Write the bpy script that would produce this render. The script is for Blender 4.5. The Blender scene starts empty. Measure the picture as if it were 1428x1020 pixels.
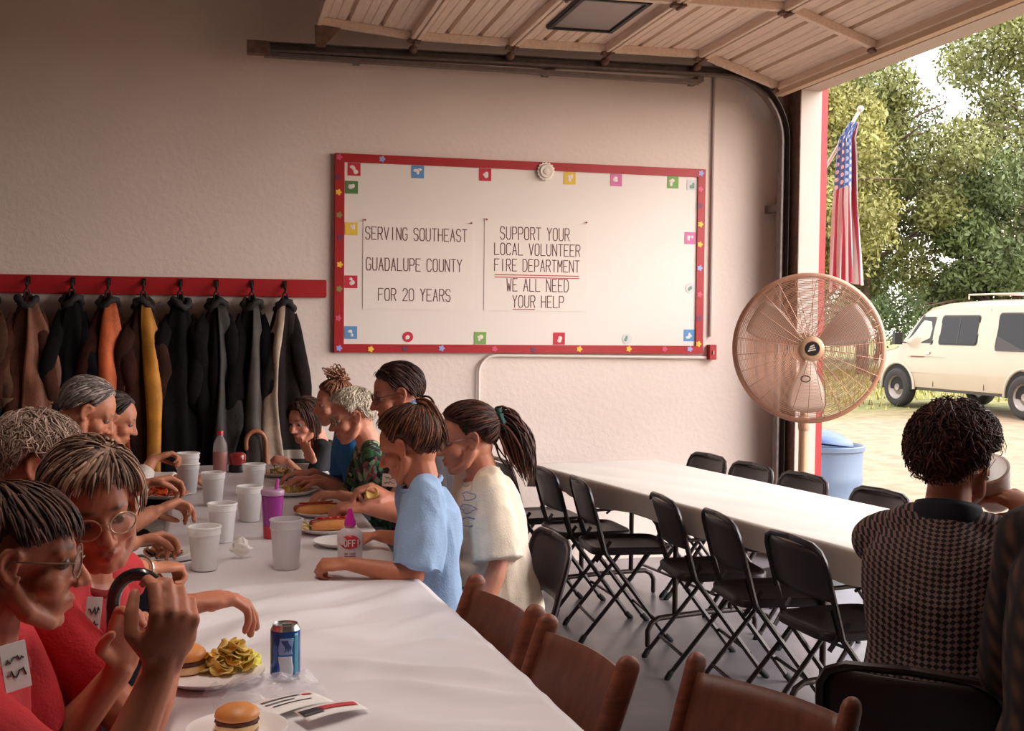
import bpy, bmesh, math, random
import numpy as np
from math import sin, cos, pi, radians, sqrt, atan2
from mathutils import Vector, Matrix, noise

S = bpy.context.scene
COL = S.collection
# ------------------------------------------------------------------ camera
cam_d = bpy.data.cameras.new('camera')
cam = bpy.data.objects.new('camera', cam_d); COL.objects.link(cam)
cam_d.sensor_width = 36.0
cam_d.lens = 1644.85 / 1428 * 36.0
cam_d.clip_start = 0.05; cam_d.clip_end = 500
cam.matrix_world = (Matrix.Translation((0, 0, 1.55)) @ Matrix.Rotation(-radians(14.0), 4, 'Z')
                    @ Matrix.Rotation(radians(90 - 2.08), 4, 'X') @ Matrix.Rotation(radians(0.58), 4, 'Z'))
S.camera = cam
# ------------------------------------------------------------------ exposure
S.view_settings.view_transform = 'Standard'
S.view_settings.look = 'None'
S.view_settings.gamma = 1.0
S.view_settings.use_curve_mapping = False
S.view_settings.exposure = 0.33
S.cycles.use_denoising = True
S.cycles.max_bounces = 8
S.cycles.diffuse_bounces = 5
S.cycles.transparent_max_bounces = 12
S.cycles.caustics_reflective = False; S.cycles.caustics_refractive = False
S.cycles.sample_clamp_indirect = 6.0
# ------------------------------------------------------------------ daylight
SKY, GLOW = 3.3, 7.4
W = bpy.data.worlds.new('hazy_sky'); S.world = W; W.use_nodes = True
nt = W.node_tree; nt.nodes.clear()
_o = nt.nodes.new('ShaderNodeOutputWorld'); _b = nt.nodes.new('ShaderNodeBackground')
_tc = nt.nodes.new('ShaderNodeTexCoord'); _sp = nt.nodes.new('ShaderNodeSeparateXYZ'); _r = nt.nodes.new('ShaderNodeValToRGB')
nt.links.new(_tc.outputs['Generated'], _sp.inputs[0]); nt.links.new(_sp.outputs['Z'], _r.inputs[0])
_r.color_ramp.elements[0].position = 0.0; _r.color_ramp.elements[0].color = (1.0, 0.91, 0.83, 1)
_r.color_ramp.elements[1].position = 0.7; _r.color_ramp.elements[1].color = (0.88, 0.88, 0.93, 1)
# glow added low in the bay-side sky to send more light indoors
_d = nt.nodes.new('ShaderNodeVectorMath'); _d.operation = 'DOT_PRODUCT'; _d.inputs[1].default_value = Vector((0.80, -0.46, 0.40)).normalized()
nt.links.new(_tc.outputs['Generated'], _d.inputs[0])
_m = nt.nodes.new('ShaderNodeMath'); _m.operation = 'MAXIMUM'; _m.inputs[1].default_value = 0; nt.links.new(_d.outputs['Value'], _m.inputs[0])
_p = nt.nodes.new('ShaderNodeMath'); _p.operation = 'POWER'; _p.inputs[1].default_value = 5.0; nt.links.new(_m.outputs[0], _p.inputs[0])
_s = nt.nodes.new('ShaderNodeMath'); _s.operation = 'MULTIPLY_ADD'; _s.inputs[1].default_value = GLOW; _s.inputs[2].default_value = SKY; nt.links.new(_p.outputs[0], _s.inputs[0])
nt.links.new(_r.outputs[0], _b.inputs[0]); nt.links.new(_s.outputs[0], _b.inputs[1])
nt.links.new(_b.outputs[0], _o.inputs[0])
sun_d = bpy.data.lights.new('sun', 'SUN'); sun = bpy.data.objects.new('sun', sun_d); COL.objects.link(sun)
sun_d.energy = 1.0; sun_d.angle = radians(4); sun_d.color = (1.0, 0.90, 0.74)
sun.rotation_euler = Vector((0.45, 0.25, -1.0)).to_track_quat('-Z', 'Y').to_euler()
def area(name, loc, size, rot, power, color, portal=False):
    d = bpy.data.lights.new(name, 'AREA'); d.shape = 'RECTANGLE'; d.size, d.size_y = size
    d.energy = power; d.color = color
    o = bpy.data.objects.new(name, d); COL.objects.link(o); o.location = loc; o.rotation_euler = rot
    if portal: d.cycles.is_portal = True
    return o
# the daylight comes in through the open vehicle bay of the right wall
area('bay_daylight_portal', (3.84, 4.55, 1.5), (3.1, 4.9), (0, radians(90), 0), 1, (1, 1, 1), True)

# warm fill light added over the dining row, above the frame, with no fixture
area('dining_row_fill', (.25, 2.5, 3.3), (.25, 2.4), (0, 0, 0), 11, (1.0, .88, .78)).data.spread = radians(105)
# ------------------------------------------------------------------ helpers
def lin(c):
    if isinstance(c, str): c = [int(c[i:i+2], 16) for i in (0, 2, 4)]
    return tuple((v/255/12.92 if v/255 <= .04045 else ((v/255+.055)/1.055)**2.4) for v in c)
MATS = {}
def mat(name, col, rough=.6, metal=0., var=0., scale=8., bump=0., bscale=60., spec=.5, trans=0., alpha=1., attr=False, coat=0., sss=0., emit=None, stretch=None):
    if name in MATS: return MATS[name]
    m = bpy.data.materials.new(name); m.use_nodes = True; n = m.node_tree.nodes; L = m.node_tree.links
    p = n['Principled BSDF']; c = lin(col)
    p.inputs['Base Color'].default_value = (*c, 1); p.inputs['Roughness'].default_value = rough
    p.inputs['Metallic'].default_value = metal; p.inputs['Specular IOR Level'].default_value = spec
    p.inputs['Transmission Weight'].default_value = trans; p.inputs['Alpha'].default_value = alpha
    p.inputs['Coat Weight'].default_value = coat
    tc = n.new('ShaderNodeTexCoord'); src = tc.outputs['Object']
    if stretch:
        mp = n.new('ShaderNodeMapping'); mp.inputs['Scale'].default_value = stretch; L.new(src, mp.inputs[0]); src = mp.outputs[0]
    out = None
    if attr:
        a = n.new('ShaderNodeAttribute'); a.attribute_name = 'Col'; out = a.outputs['Color']
        L.new(out, p.inputs['Base Color'])
    if var > 0:
        nz = n.new('ShaderNodeTexNoise'); nz.inputs['Scale'].default_value = scale; nz.inputs['Detail'].default_value = 5
        L.new(src, nz.inputs['Vector'])
        mr = n.new('ShaderNodeMapRange'); mr.inputs[1].default_value = .3; mr.inputs[2].default_value = .7
        mr.inputs[3].default_value = 1-var; mr.inputs[4].default_value = 1+var; L.new(nz.outputs['Fac'], mr.inputs[0])
        mx = n.new('ShaderNodeMix'); mx.data_type = 'RGBA'; mx.blend_type = 'MULTIPLY'; mx.inputs[0].default_value = 1
        if out is not None: L.new(out, mx.inputs[6])
        else: mx.inputs[6].default_value = (*c, 1)
        L.new(mr.outputs[0], mx.inputs[7]); L.new(mx.outputs[2], p.inputs['Base Color'])
    if bump > 0:
        nb = n.new('ShaderNodeTexNoise'); nb.inputs['Scale'].default_value = bscale; nb.inputs['Detail'].default_value = 4
        L.new(src, nb.inputs['Vector'])
        b = n.new('ShaderNodeBump'); b.inputs['Strength'].default_value = bump; b.inputs['Distance'].default_value = .01
        L.new(nb.outputs['Fac'], b.inputs['Height']); L.new(b.outputs[0], p.inputs['Normal'])
    if sss > 0:
        p.inputs['Subsurface Weight'].default_value = sss; p.inputs['Subsurface Radius'].default_value = (.012, .005, .003); p.inputs['Subsurface Scale'].default_value = .5
    MATS[name] = m
    return m

class MB:
    def __init__(s): s.V = []; s.F = []; s.C = []; s.UV = None
    def add(s, v, f, c=None):
        o = len(s.V); s.V += [tuple(x) for x in v]; s.F += [tuple(i+o for i in q) for q in f]
        s.C += [c or (1, 1, 1)]*len(v); return s
    def box(s, c, size, R=None, col=None):
        hx, hy, hz = [v/2 for v in size]; R = R or Matrix.Identity(3); c = Vector(c)
        v = [c + R @ Vector((x*hx, y*hy, z*hz)) for x in (-1, 1) for y in (-1, 1) for z in (-1, 1)]
        return s.add(v, [(0, 1, 3, 2), (4, 6, 7, 5), (0, 4, 5, 1), (2, 3, 7, 6), (0, 2, 6, 4), (1, 5, 7, 3)], col)
    def bb(s, a, b, col=None):
        return s.box([(a[i]+b[i])/2 for i in range(3)], [abs(b[i]-a[i]) for i in range(3)], None, col)
    def bar(s, a, b, w, h, up=(0, 0, 1), col=None):
        a, b = Vector(a), Vector(b); d = (b-a); L = d.length; d.normalize(); up = Vector(up)
        r = d.cross(up)
        if r.length < 1e-4: r = d.cross(Vector((1, 0, 0)))
        r.normalize(); u = r.cross(d); R = Matrix((d, r, u)).transposed()
        return s.box((a+b)/2, (L, w, h), R, col)
    def tube(s, pts, rad, n=10, caps=True, closed=False, flat=None, nrm=None, col=None, rnd=False):
        P_ = [Vector(p) for p in pts]; k = len(P_)
        if not isinstance(rad, (list, tuple)): rad = [rad]*k
        rad = list(rad)
        if rnd and not closed:
            d0 = (P_[0]-P_[1]).normalized(); d1 = (P_[-1]-P_[-2]).normalized(); r0, r1 = rad[0], rad[-1]
            pre = [P_[0]+d0*r0*sin(a) for a in (1.45, 1.05, .55)]; prr = [max(r0*cos(a), 1e-4) for a in (1.45, 1.05, .55)]
            post = [P_[-1]+d1*r1*sin(a) for a in (.55, 1.05, 1.45)]; por = [max(r1*cos(a), 1e-4) for a in (.55, 1.05, 1.45)]
            P_ = pre+P_+post; rad = prr+rad+por
            if nrm: nrm = [nrm[0]]*3+list(nrm)+[nrm[-1]]*3
            k = len(P_)
        T = []
        for i in range(k):
            if closed: t = P_[(i+1) % k]-P_[i-1]
            else: t = P_[min(i+1, k-1)]-P_[max(i-1, 0)]
            T.append(t.normalized() if t.length > 1e-9 else Vector((0, 0, 1)))
        if nrm: u = Vector(nrm[0])
        else: u = Vector((0, 0, 1)) if abs(T[0].z) < .9 else Vector((1, 0, 0))
        V = []; fx, fy = flat or (1, 1)
        for i in range(k):
            if nrm: u = Vector(nrm[i])
            u = (u - T[i]*u.dot(T[i]))
            if u.length < 1e-6: u = T[i].orthogonal()
            u.normalize(); w = T[i].cross(u)
            for j in range(n):
                a = 2*pi*j/n
                V.append(P_[i] + w*(cos(a)*rad[i]*fx) + u*(sin(a)*rad[i]*fy))
        F = []
        for i in range(k if closed else k-1):
            i2 = (i+1) % k
            for j in range(n):
                j2 = (j+1) % n; F.append((i*n+j, i*n+j2, i2*n+j2, i2*n+j))
        if caps and not closed:
            F.append(tuple(range(n))[::-1]); F.append(tuple((k-1)*n+j for j in range(n)))
        return s.add(V, F, col)
    def cap(s, a, b, r0, r1=None, n=12, col=None, flat=None, nrm=None):
        r1 = r0 if r1 is None else r1
        return s.tube([a, b], [r0, r1], n, rnd=True, col=col, flat=flat, nrm=[nrm, nrm] if nrm is not None else None)
    def ell(s, c, r, M=None, nu=18, nv=12, col=None):
        c = Vector(c); M = M or Matrix.Identity(3)
        if not isinstance(r, (list, tuple)): r = (r, r, r)
        V = [c + M @ Vector((0, 0, r[2]))]; F = []
        for i in range(1, nv):
            t = pi*i/nv
            for j in range(nu):
                p = 2*pi*j/nu; V.append(c + M @ Vector((r[0]*sin(t)*cos(p), r[1]*sin(t)*sin(p), r[2]*cos(t))))
        V.append(c - M @ Vector((0, 0, r[2])))
        for j in range(nu): F.append((0, 1+j, 1+(j+1) % nu))
        for i in range(nv-2):
            for j in range(nu):
                a = 1+i*nu+j; b = 1+i*nu+(j+1) % nu; F.append((a, a+nu, b+nu, b))
        e = len(V)-1; o = 1+(nv-2)*nu
        for j in range(nu): F.append((o+j, e, o+(j+1) % nu))
        return s.add(V, F, col)
    def lathe(s, prof, c=(0, 0, 0), n=32, M=None, col=None, closed=False):
        c = Vector(c); M = M or Matrix.Identity(3); V = []; F = []; k = len(prof)
        for r, z in prof:
            for j in range(n):
                a = 2*pi*j/n; V.append(c + M @ Vector((r*cos(a), r*sin(a), z)))
        for i in range(k if closed else k-1):
            i2 = (i+1) % k
            for j in range(n):
                j2 = (j+1) % n; F.append((i*n+j, i*n+j2, i2*n+j2, i2*n+j))
        if not closed:
            if prof[0][0] > 1e-6: F.append(tuple(range(n))[::-1])
            if prof[-1][0] > 1e-6: F.append(tuple((k-1)*n+j for j in range(n)))
        return s.add(V, F, col)
    def prism(s, poly, h, M4=None, col=None):
        M4 = M4 or Matrix.Identity(4); n = len(poly)
        V = [M4 @ Vector((x, y, 0)) for x, y in poly] + [M4 @ Vector((x, y, h)) for x, y in poly]
        F = [tuple(range(n))[::-1], tuple(range(n, 2*n))] + [(i, (i+1) % n, n+(i+1) % n, n+i) for i in range(n)]
        return s.add(V, F, col)
    def grid(s, fn, nu, nv, col=None, closed_u=False):
        V = [fn(i/nu, j/nv) for j in range(nv+1) for i in range(nu if closed_u else nu+1)]
        w = nu if closed_u else nu+1; F = []
        for j in range(nv):
            for i in range(nu):
                i2 = (i+1) % w; F.append((j*w+i, j*w+i2, (j+1)*w+i2, (j+1)*w+i))
        return s.add(V, F, col)

WL = {}
def link(o, parent):
    COL.objects.link(o)
    if parent is not None: o.parent = parent; WL[o.name] = WL.get(parent.name, Vector((0, 0, 0)))
def ob(name, mb, m, parent=None, smooth=40, colors=False, bevel=0., solid=0.):
    """one mesh object; coordinates are world ones unless the parent sits at the origin"""
    L = WL.get(parent.name, Vector((0, 0, 0))) if parent is not None else None
    if L is None:
        vs = [Vector(v) for v in mb.V]
        mn = [min(v[i] for v in vs) for i in range(3)]; mx = [max(v[i] for v in vs) for i in range(3)]
        L = Vector(((mn[0]+mx[0])/2, (mn[1]+mx[1])/2, mn[2]))
    me = bpy.data.meshes.new(name); me.from_pydata([(v[0]-L[0], v[1]-L[1], v[2]-L[2]) for v in mb.V], [], mb.F)
    if colors:
        at_ = me.color_attributes.new('Col', 'FLOAT_COLOR', 'POINT')
        at_.data.foreach_set('color', np.array([(*c[:3], 1) for c in mb.C], dtype=np.float32).ravel())
    bm = bmesh.new(); bm.from_mesh(me); bmesh.ops.recalc_face_normals(bm, faces=bm.faces)
    if bevel: bmesh.ops.bevel(bm, geom=[e for e in bm.edges if len(e.link_faces) == 2 and e.calc_face_angle(0) > .5], offset=bevel, segments=2, affect='EDGES', clamp_overlap=True)
    bm.to_mesh(me); bm.free()
    if smooth:
        me.shade_smooth()
        if smooth < 180: me.set_sharp_from_angle(angle=radians(smooth))
    me.materials.append(m)
    o = bpy.data.objects.new(name, me); link(o, parent)
    if parent is None: o.location = L; WL[o.name] = L
    if solid:
        md = o.modifiers.new('solid', 'SOLIDIFY'); md.thickness = solid; md.offset = 0
    return o
def tag(o, label, cat, group=None, kind=None):
    if label: o['label'] = label
    if cat: o['category'] = cat
    if group: o['group'] = group
    if kind: o['kind'] = kind
    return o
def thing(name, label, cat, loc=(0, 0, 0), group=None):
    o = bpy.data.objects.new(name, None); o.empty_display_size = .05; COL.objects.link(o); o.location = loc
    WL[o.name] = Vector(loc); return tag(o, label, cat, group)
def struct(name, mb, m, **k):
    o = ob(name, mb, m, **k); o['kind'] = 'structure'; return o
def dup(root, loc, rz, label, group=None, sc=None):
    def cp(o, par):
        c = o.copy(); COL.objects.link(c); c.parent = par
        for ch in o.children: cp(ch, c)
        return c
    r = cp(root, None); r.location = loc; r.rotation_euler = (0, 0, rz); r['label'] = label
    if group: r['group'] = group
    if sc: r.scale = sc
    return r
def rm(axis, a): return Matrix.Rotation(a, 3, axis)
def interp(x, xs, ys):
    return float(np.interp(x, xs, ys))
def nz(p, s=1.): return noise.noise(Vector(p)*s)

# ================================================================== ROOM
XW, YW, XO, YJ, ZH = 3.655, 7.33, 3.80, 7.0, 3.072   # inner face of right wall, back wall, outer face, far jamb, header
M_wall = mat('white_wall_paint', (226, 208, 198), .75, var=.04, scale=1.5, bump=.25, bscale=35)
M_steel = mat('grimy_steel', (112, 100, 96), .5, .5, var=.2, scale=20)
M_rust = mat('rusty_steel', (116, 88, 76), .7, .2, var=.3, scale=25)
M_doorpaint = mat('cream_door_paint', (226, 204, 186), .6, var=.10, scale=12, stretch=(6, .5, 6))
M_redpaint = mat('red_paint', (165, 24, 30), .45, var=.06, scale=10)
M_trimwhite = mat('white_trim_paint', (186, 173, 163), .6, var=.03, scale=6)

def conc():
    m = mat('sealed_concrete', (124, 118, 122), .26, var=.22, scale=1.6, bump=.06, bscale=18)
    return m
struct('floor', MB().bb((-2.6, -2.4, -.25), (XO, YW+.2, 0)), conc(), smooth=0)
struct('wall_back', MB().bb((-2.6, YW, 0), (XO, YW+.2, 4.3)), M_wall, smooth=0)
struct('wall_left', MB().bb((-2.8, -2.4, 0), (-2.6, YW+.2, 4.3)), mat('grey_panel_wall', (168, 150, 142), .8, var=.05), smooth=0)
struct('wall_front', MB().bb((-2.8, -2.6, 0), (XO, -2.4, 4.3)), mat('grey_panel_wall', (168, 150, 142), .8), smooth=0)
Y0 = 2.15
mb = MB()
mb.bb((XW, YJ, 0), (XO, YW, 4.3)); mb.bb((XW, Y0, ZH), (XO, YJ, 4.3)); mb.bb((XW, -2.4, 0), (XO, Y0, 4.3))
struct('wall_right', mb, M_trimwhite, smooth=0)
struct('ceiling', MB().bb((-2.8, -2.6, 4.3), (XO, YW+.2, 4.5)), mat('ceiling_paint', (196, 178, 168), .8, var=.05), smooth=0)
struct('trim_1', MB().bb((XO, YJ, -.05), (XO+.045, YJ+.11, 3.2)), M_redpaint, smooth=0)
struct('trim_2', MB().bb((XW-.006, YJ, 0), (XW, YJ+.16, ZH+.1)).bb((XW-.05, YJ+.16, 0), (XW, YJ+.17, ZH+.1)), M_rust, smooth=0)

# ---- vehicle bay door, rolled up under the ceiling
YD0, YD1 = 2.20, 7.03
M_glaze = mat('dusty_glass', (150, 140, 140), .25, spec=.6)
door = thing('overhead_door', 'cream ribbed overhead door rolled up under the ceiling above the bay opening', 'garage door', (2.0, 7.05, 3.0))
xs = [.55, 1.135, 1.735, 2.345, 2.963, 3.505]; zs = [3.275, 3.225, 3.225, 3.23, 3.235, 3.06]
def section(i):
    a = Vector((xs[i], 0, zs[i])); b = Vector((xs[i+1], 0, zs[i+1])); d = (b-a); L = d.length; d.normalize(); n = Vector((-d.z, 0, d.x))
    if n.z < 0: n = -n
    def pt(s, y, h): q = a + d*s + n*h; return (q.x, y, q.z)
    def pbox(mb, s0, s1, y0, y1, h0, h1):
        V = [pt(s, y, h) for s in (s0, s1) for y in (y0, y1) for h in (h0, h1)]
        mb.add(V, [(0, 1, 3, 2), (4, 6, 7, 5), (0, 4, 5, 1), (2, 3, 7, 6), (0, 2, 6, 4), (1, 5, 7, 3)])
    sh = MB()
    prof = []; g = L/3
    for k in range(3):
        s0 = k*g
        prof += [(s0, .045), (s0+g*.30, .045), (s0+g*.32, .050), (s0+g*.36, .045), (s0+g*.55, .045), (s0+g*.57, .050), (s0+g*.61, .045), (s0+g*.84, .045), (s0+g*.90, .072), (s0+g*.97, .072)]
    prof.append((L, .045))
    V = []; F = []
    for s, h in prof: V += [pt(s, YD0, h), pt(s, YD1, h)]
    for k in range(len(prof)-1): F.append((2*k, 2*k+1, 2*k+3, 2*k+2))
    sh.add(V, F)
    o = ob('door_panel', sh, M_doorpaint, door, smooth=0, solid=.004)
    fr = MB()
    ys = [YD1-.045, 5.83, 4.62, 3.5, YD0]
    for y in ys: pbox(fr, .0, L, y, y+.045, .0, .045)
    pbox(fr, .004, .030, YD0, YD1, -.006, .05); pbox(fr, L-.030, L-.004, YD0, YD1, -.006, .05)
    ob('door_stile_frame', fr, M_doorpaint, door, smooth=0, bevel=.003)
    hg = MB()
    for y in ys[:3]:
        pbox(hg, L-.045, L+.03, y-.006, y+.05, -.018, .0); c = pt(L, y+.02, -.02); hg.cap((c[0], c[1]-.03, c[2]), (c[0], c[1]+.03, c[2]), .011, n=8)
    if i < 4:
        c = pt(L, YD1, -.01); hg.cap((c[0], YD1-.02, c[2]-.01), (c[0], YD1+.1, c[2]-.03), .010, n=8); hg.cap((c[0], YD1+.045, c[2]-.03), (c[0], YD1+.07, c[2]-.03), .026, n=12)
    ob('hinge', hg, M_rust, door)
    return pbox, L
for i in range(5):
    pb, L = section(i)
    if i == 2:
        w = MB(); pb(w, .12, .49, 5.98, 6.62, .030, .046)
        f = MB()
        for s0, s1, y0, y1 in ((.10, .14, 5.96, 6.64), (.47, .51, 5.96, 6.64), (.10, .51, 5.96, 6.0), (.10, .51, 6.60, 6.64)): pb(f, s0, s1, y0, y1, .02, .05)
        wf = ob('door_window', f, mat('black_gasket', (40, 34, 32), .6), door, smooth=0, bevel=.008); ob('pane', w, M_glaze, wf, smooth=0)
# bottom seal of the tilted bottom section, top bracket, track
bs = MB().bar((3.51, YD0, 3.045), (3.51, YD1, 3.045), .05, .035); ob('bottom_seal', bs, mat('beige_vinyl', (196, 170, 142), .6), door, smooth=0)
tb = MB(); tb.add([(.545, 7.0, 3.27), (.70, 7.0, 3.27), (.60, 7.0, 3.15), (.55, 7.0, 3.15), (.545, 7.03, 3.27), (.70, 7.03, 3.27), (.60, 7.03, 3.15), (.55, 7.03, 3.15)],
    [(0, 1, 2, 3), (7, 6, 5, 4), (0, 4, 5, 1), (1, 5, 6, 2), (2, 6, 7, 3), (3, 7, 4, 0)]); ob('top_bracket', tb, M_rust, door, smooth=0)
tr = thing('door_track', 'long grey steel door track running along the back wall and curving down by the opening', 'track', (3.57, 7.15, 0))
def trackpts(off):
    pts = [(.165, 3.12+off), (1.5, 3.135+off), (3.10, 3.15+off)]
    cx, cz = 3.17, 3.15-.40
    for k in range(13):
        a = pi/2*(1-k/12); pts.append((cx+(.40+off)*cos(a), cz+(.40+off)*sin(a)))
    pts.append((3.57+off, .0)); return pts
mb = MB()
p0, p1 = trackpts(0), trackpts(.055)
def strip(mb, pa, pb_, ya, yb):
    V = []; F = []
    for (xa, za), (xb, zb) in zip(pa, pb_): V += [(xa, ya, za), (xb, yb, zb)]
    for k in range(len(pa)-1): F.append((2*k, 2*k+1, 2*k+3, 2*k+2))
    mb.add(V, F)
strip(mb, p0, p1, 7.15, 7.15); strip(mb, p0, p0, 7.15, 7.09); strip(mb, p1, p1, 7.15, 7.09); strip(mb, p0, trackpts(.012), 7.09, 7.09)
ob('rail', mb, M_steel, tr, smooth=0, solid=.004)
mb = MB().bb((.26, 7.10, 3.095), (3.0, 7.16, 3.118)); ob('support_angle', mb, M_steel, tr, smooth=0)
mb = MB().bb((.16, 7.085, 3.105), (.29, 7.155, 3.18)); ob('end_stop', mb, M_rust, tr, smooth=0)
for x in (.8, 2.0, 3.0):
    ob('wall_bracket', MB().bb((x, 7.15, 3.12), (x+.04, YW, 3.16)), M_steel, tr, smooth=0)
for z in (.5, 1.5, 2.3):
    ob('wall_bracket', MB().bb((3.57, 7.15, z), (3.61, YW, z+.05)), M_steel, tr, smooth=0)

# ---- coat rail and its hooks
rail = thing('coat_rail', 'long red painted board with black coat hooks on the back wall', 'coat rail', (-1.5, YW, 1.68))
ob('board', MB().bb((-2.55, YW-.035, 1.692), (.644, YW-.001, 1.800)), M_redpaint, rail, smooth=0, bevel=.004)
HK = [-1.27, -1.063, -.82, -.622, -.425, -.217, -.010, .196, .392]
M_blk = mat('black_iron', (26, 24, 24), .5, .3)
for x in HK:
    h = MB(); pts = [(x, YW-.035, 1.775), (x, YW-.06, 1.765), (x, YW-.075, 1.735), (x, YW-.095, 1.725), (x, YW-.115, 1.745)]
    h.tube(pts, .007, 8, rnd=True); h.bb((x-.012, YW-.041, 1.745), (x+.012, YW-.033, 1.790)); ob('hook', h, M_blk, rail)

# ---- notice board
BX0, BX1, BZ0, BZ1 = .6924, 3.1256, 1.3565, 2.5765
bd = thing('notice_board', 'large white notice board with a red painted frame on the back wall', 'notice board', ((BX0+BX1)/2, YW, BZ0))
ob('panel', MB().bb((BX0+.02, YW-.022, BZ0+.02), (BX1-.02, YW-.001, BZ1-.02)), mat('white_hardboard', (228, 216, 208), .5, var=.015, scale=3), bd, smooth=0)
fr = MB(); t = .052
fr.bb((BX0, YW-.034, BZ0), (BX0+t+.006, YW-.001, BZ1)); fr.bb((BX1-t, YW-.034, BZ0), (BX1, YW-.001, BZ1))
fr.bb((BX0+t+.006, YW-.034, BZ0), (BX1-t, YW-.001, BZ0+t)); fr.bb((BX0+t+.006, YW-.034, BZ1-t), (BX1-t, YW-.001, BZ1))
ob('frame', fr, M_redpaint, bd, smooth=0)
def bxy(px, py):                      # fractions of the board to wall coordinates
    return BX0+px*(BX1-BX0), BZ0+(1-py)*(BZ1-BZ0)
# handwritten drafting capitals as pen strokes (unit 4 wide, 6 high)
GL = {'A': ['0,0 2,6 4,0', '.8,2.2 3.2,2.2'], 'C': ['4,5 3,6 1,6 0,5 0,1 1,0 3,0 4,1'], 'D': ['0,0 0,6 2.6,6 4,4.6 4,1.4 2.6,0 0,0'], 'E': ['4,0 0,0 0,6 4,6', '0,3 3,3'],
 'F': ['0,0 0,6 4,6', '0,3.1 3,3.1'], 'G': ['4,5 3,6 1,6 0,5 0,1 1,0 3,0 4,1 4,2.8 2.4,2.8'], 'H': ['0,0 0,6', '4,0 4,6', '0,3 4,3'], 'I': ['2,0 2,6'],
 'L': ['0,6 0,0 4,0'], 'M': ['0,0 0,6 2,2.6 4,6 4,0'], 'N': ['0,0 0,6 4,0 4,6'], 'O': ['1,0 3,0 4,1 4,5 3,6 1,6 0,5 0,1 1,0'], 'P': ['0,0 0,6 3,6 4,5.1 4,3.6 3,2.8 0,2.8'],
 'R': ['0,0 0,6 3,6 4,5.1 4,3.8 3,3 0,3', '2,3 4,0'], 'S': ['4,5 3,6 1,6 0,5 0,4 1,3.1 3,2.9 4,2 4,1 3,0 1,0 0,1'], 'T': ['2,0 2,6', '0,6 4,6'], 'U': ['0,6 0,1 1,0 3,0 4,1 4,6'],
 'V': ['0,6 2,0 4,6'], 'W': ['0,6 1,0 2,3.6 3,0 4,6'], 'Y': ['0,6 2,3.2 4,6', '2,3.2 2,0'], '2': ['0,4.8 1,6 3,6 4,5 4,4 0,0 4,0'], '0': ['1,0 3,0 4,1 4,5 3,6 1,6 0,5 0,1 1,0'],
 '!': ['2,6 2,2', '2,.6 2,0']}
def strokes(mb, text, org, ux, uz, w, h, pitch, pen, nrm, thick=.0012):
    """pen strokes as thin raised bars: org = lower left, ux/uz = text axes"""
    org, ux, uz, nrm = Vector(org), Vector(ux), Vector(uz), Vector(nrm); x = 0
    for ch in text:
        if ch == ' ': x += pitch*.8; continue
        for st in GL[ch]:
            pts = [org + ux*(x+float(a)/4*w) + uz*(float(b)/6*h) for a, b in (q.split(',') for q in st.split())]
            for a, b in zip(pts, pts[1:]):
                d = (b-a).normalized()*pen*.4; mb.bar(a-d, b+d, pen, thick, nrm)
        x += pitch
    return x
def text_w(text, w, pitch): return sum(pitch*.8 if c == ' ' else pitch for c in text)-(pitch-w)
M_paper = mat('white_poster_paper', (231, 219, 210), .8, var=.01)
M_ink = mat('dark_marker_ink', (100, 62, 66), .6)
M_redink = mat('red_marker_ink', (190, 60, 70), .6)
def wp(px, py): return None
YP = YW-.0225
def sign(x0, z0, x1, z1, label, lines, uls):
    t = thing('poster', label, 'sign', ((x0+x1)/2, YP, z0), 'handwritten paper signs on the notice board')
    ob('sheet', MB().bb((x0, YP-.0025, z0), (x1, YP, z1)), M_paper, t, smooth=0)
    for text, cx0, cx1, zb, h in lines:
        n = text_w(text, 1, 1.42); w = (cx1-cx0)/n; x = cx0
        for word in text.split(' '):
            mk = MB(); x += strokes(mk, word, (x, YP-.003, zb), (1, 0, 0), (0, 0, 1), w, h, w*1.42, .0052, (0, -1, 0))+w*1.42*.8
            ob('lettering', mk, M_ink, t, smooth=0)
    for a, b, z in uls: ob('underline', MB().bar((a, YP-.003, z), (b, YP-.003, z), .0055, .0012, (0, -1, 0)), M_redink, t, smooth=0)
    for x, z in ((x0+.012, z1-.012), (x1-.02, z1-.012)): ob('pin', MB().cap((x, YP-.011, z), (x, YP-.016, z), .006, .004, n=8), M_redink, t)
L1 = [('SERVING SOUTHEAST', (0.882,7.300,2.050), (1.519,7.300,2.063), (1.518,7.300,2.139)), ('GUADALUPE COUNTY', (0.888,7.300,1.860), (1.488,7.300,1.873), (1.488,7.300,1.949)), ('FOR 20 YEARS', (0.964,7.300,1.676), (1.416,7.300,1.685), (1.416,7.300,1.759))]
L2 = [('SUPPORT YOUR', (1.737,7.300,2.075), (2.192,7.300,2.085), (2.191,7.300,2.163)), ('LOCAL VOLUNTEER', (1.700,7.300,1.977), (2.266,7.300,1.986), (2.265,7.300,2.059)), ('FIRE DEPARTMENT', (1.701,7.300,1.875), (2.262,7.300,1.884), (2.261,7.300,1.958)),
      ('WE ALL NEED', (1.782,7.300,1.751), (2.191,7.300,1.753), (2.190,7.300,1.832)), ('YOUR HELP', (1.821,7.300,1.647), (2.159,7.300,1.651), (2.158,7.300,1.725))]
def conv(LL): return [(t, a[0], b[0], (a[2]+b[2])/2, c[2]-b[2]) for t, a, b, c in LL]
a, b = (0.867,7.300,1.626), (1.568,7.300,2.186)
sign(a[0], a[2], b[0], b[2], 'white paper sign lettered SERVING SOUTHEAST GUADALUPE COUNTY FOR 20 YEARS', conv(L1), [])
a, b = (1.634,7.300,1.626), (2.326,7.300,2.213)
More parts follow.
